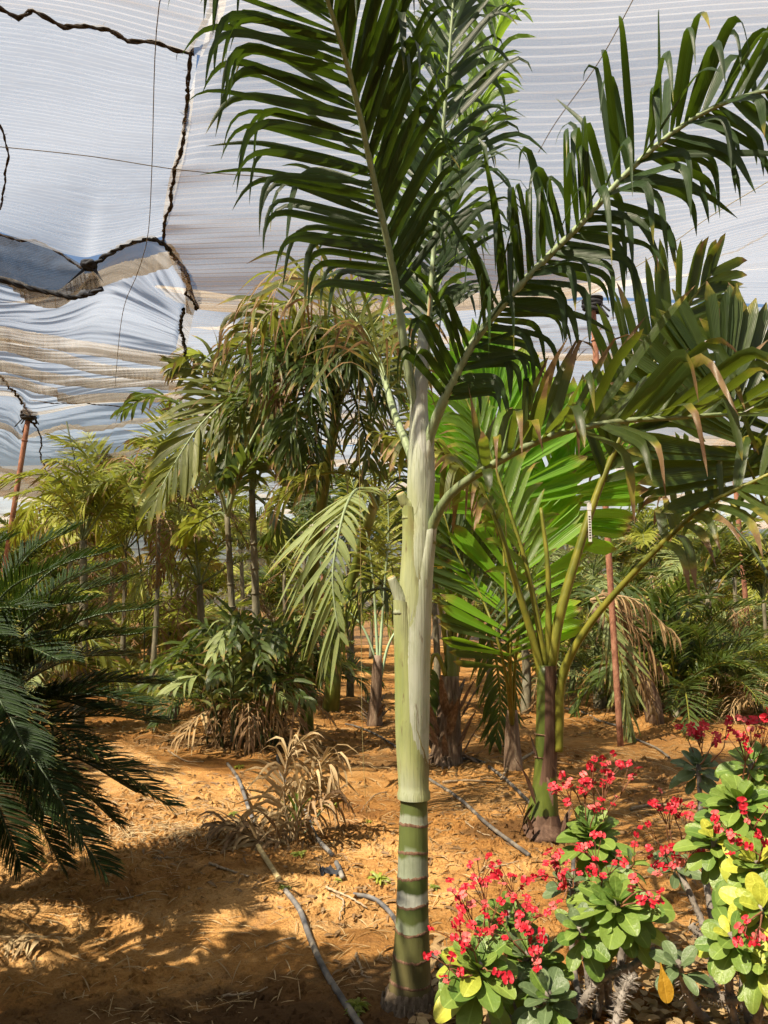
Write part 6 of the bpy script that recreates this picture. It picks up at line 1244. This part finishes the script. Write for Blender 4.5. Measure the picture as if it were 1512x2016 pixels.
# ================================================================== unseen palms: those casting the near shadow, and others added to cut the fill
NEAR = [(-2.95, 1.45, 2.3, 20, 1.3, 'palm left of the photographer, whose shadow falls on the sand'), (-2.6, .55, 2.5, 18, 1.2, 'second palm left of the photographer, shading the near sand'), (-2.3, 1.9, 2.6, 14, .8, 'slim palm left of the photographer with a small crown'),
        (-2.75, 1.15, 1.9, 20, 1.25, 'bushy palm left of the photographer, filling the shade'), (-3.2, .9, 2.9, 22, 1.2, 'tall bushy palm left of the photographer'), (-2.15, 2.25, 1.7, 16, .75, 'broad-leaved palm just outside the picture at the left'), (-2.0, 1.5, 1.2, 18, .85, 'low broad-leaved palm just outside the picture at the left'), (-4.2, -.6, 2.2, 18, 1.7, 'palm behind the photographer on the left'), (-1.6, -2.0, 2.0, 18, 1.7, 'palm behind the photographer, nearest on the left'), (.6, -2.2, 1.8, 18, 1.7, 'palm right behind the photographer'), (2.4, -1.4, 2.2, 18, 1.8, 'palm behind the photographer on the right'), (3.4, .6, 2.3, 18, 1.7, 'palm right of the photographer'), (4.2, 2.4, 2.4, 18, 1.7, 'palm farther right of the photographer'), (-5.2, 2.0, 2.4, 18, 1.7, 'palm far left of the photographer'), (-5.4, 5.0, 2.4, 18, 1.7, 'palm left of the cycad out of sight')]
for i, (x, y, h, nf, ln, lb) in enumerate(NEAR):
    bgpalm(x, y, h, nf, ln, ['dark', 'broadleaf', 'dark'], lb, 700 + i, 'palm', 'nursery_palm', 'palms beside the photographer', .07)

# thin cane stakes in the left rows
for i, (P, lb) in enumerate([([(262, 985), (283, 1190)], 'thin dark stake leaning among the left palms'), ([(131, 830), (160, 1010)], 'thin stake rising above the left palm crowns')]):
    mb = MB(); mb.add(*tube(crom([at(*P[0], 11.5), at(*P[1], 11.5), np.array([at(*P[1], 11.5)[0] + .05, 11.5, 0.])], 12), .011, 6)); tag(put('stake', mb.mesh('stake', M['rachis_dark'])), lb, 'stake')
dl = ground(22, 1860); g = np.random.default_rng(44); n = 16; a = R(20) + R(140) * g.random(n)
V, C = strips(dl + np.stack([np.linspace(0, .18, n), np.zeros(n), np.full(n, .03)], 1), np.stack([np.cos(a) * .4, -np.sin(a), g.normal(.2, .1, n)], 1), np.array([[0, 0, 1.]]) + g.normal(0, .2, (n, 3)), .16, .02, 5, .8, g=g); mb = MB(); add_strips(mb, V, C)
mb.add(*tube(crom([dl + [-.05, 0, .03], dl + [.1, 0, .035], dl + [.22, .02, .02]], 8), .006, 6)); tag(put('fallen_frond', mb.mesh('fallen_frond', M['dry'], dl), None, tuple(dl)), 'pale dry fallen frond tip at the lower left edge', 'dry frond')

g = np.random.default_rng(61)
for i, (px, py, dx, dy, r, lb) in enumerate([(300, 1690, 60, 12, .004, 'thin straw stalk on the sand below the straw pile'), (820, 1705, -70, 25, .004, 'thin stalk just left of the trunk rings'), (915, 1620, 60, 30, .006, 'twig beside the grey dusty hose'), (660, 1560, 55, -18, .007, 'twig between the withered palm and the trunk'), (760, 1560, -50, 40, .005, 'bent twig right of the hanging twine'), (950, 1710, 70, -12, .005, 'twig in front of the green shaft palm'), (330, 1480, 70, 22, .01, 'dry stalk on the path left of the clump'), (220, 1790, 60, -25, .006, 'twig at the edge of the palm shadow'), (580, 1850, -60, 20, .005, 'twig left of the lower hose'), (700, 1880, 30, 50, .006, 'broken twig near the trunk foot')]):
    stick([(px, py), (px + dx * .5, py + dy * .5 + g.normal(0, 6)), (px + dx, py + dy)], r, lb)
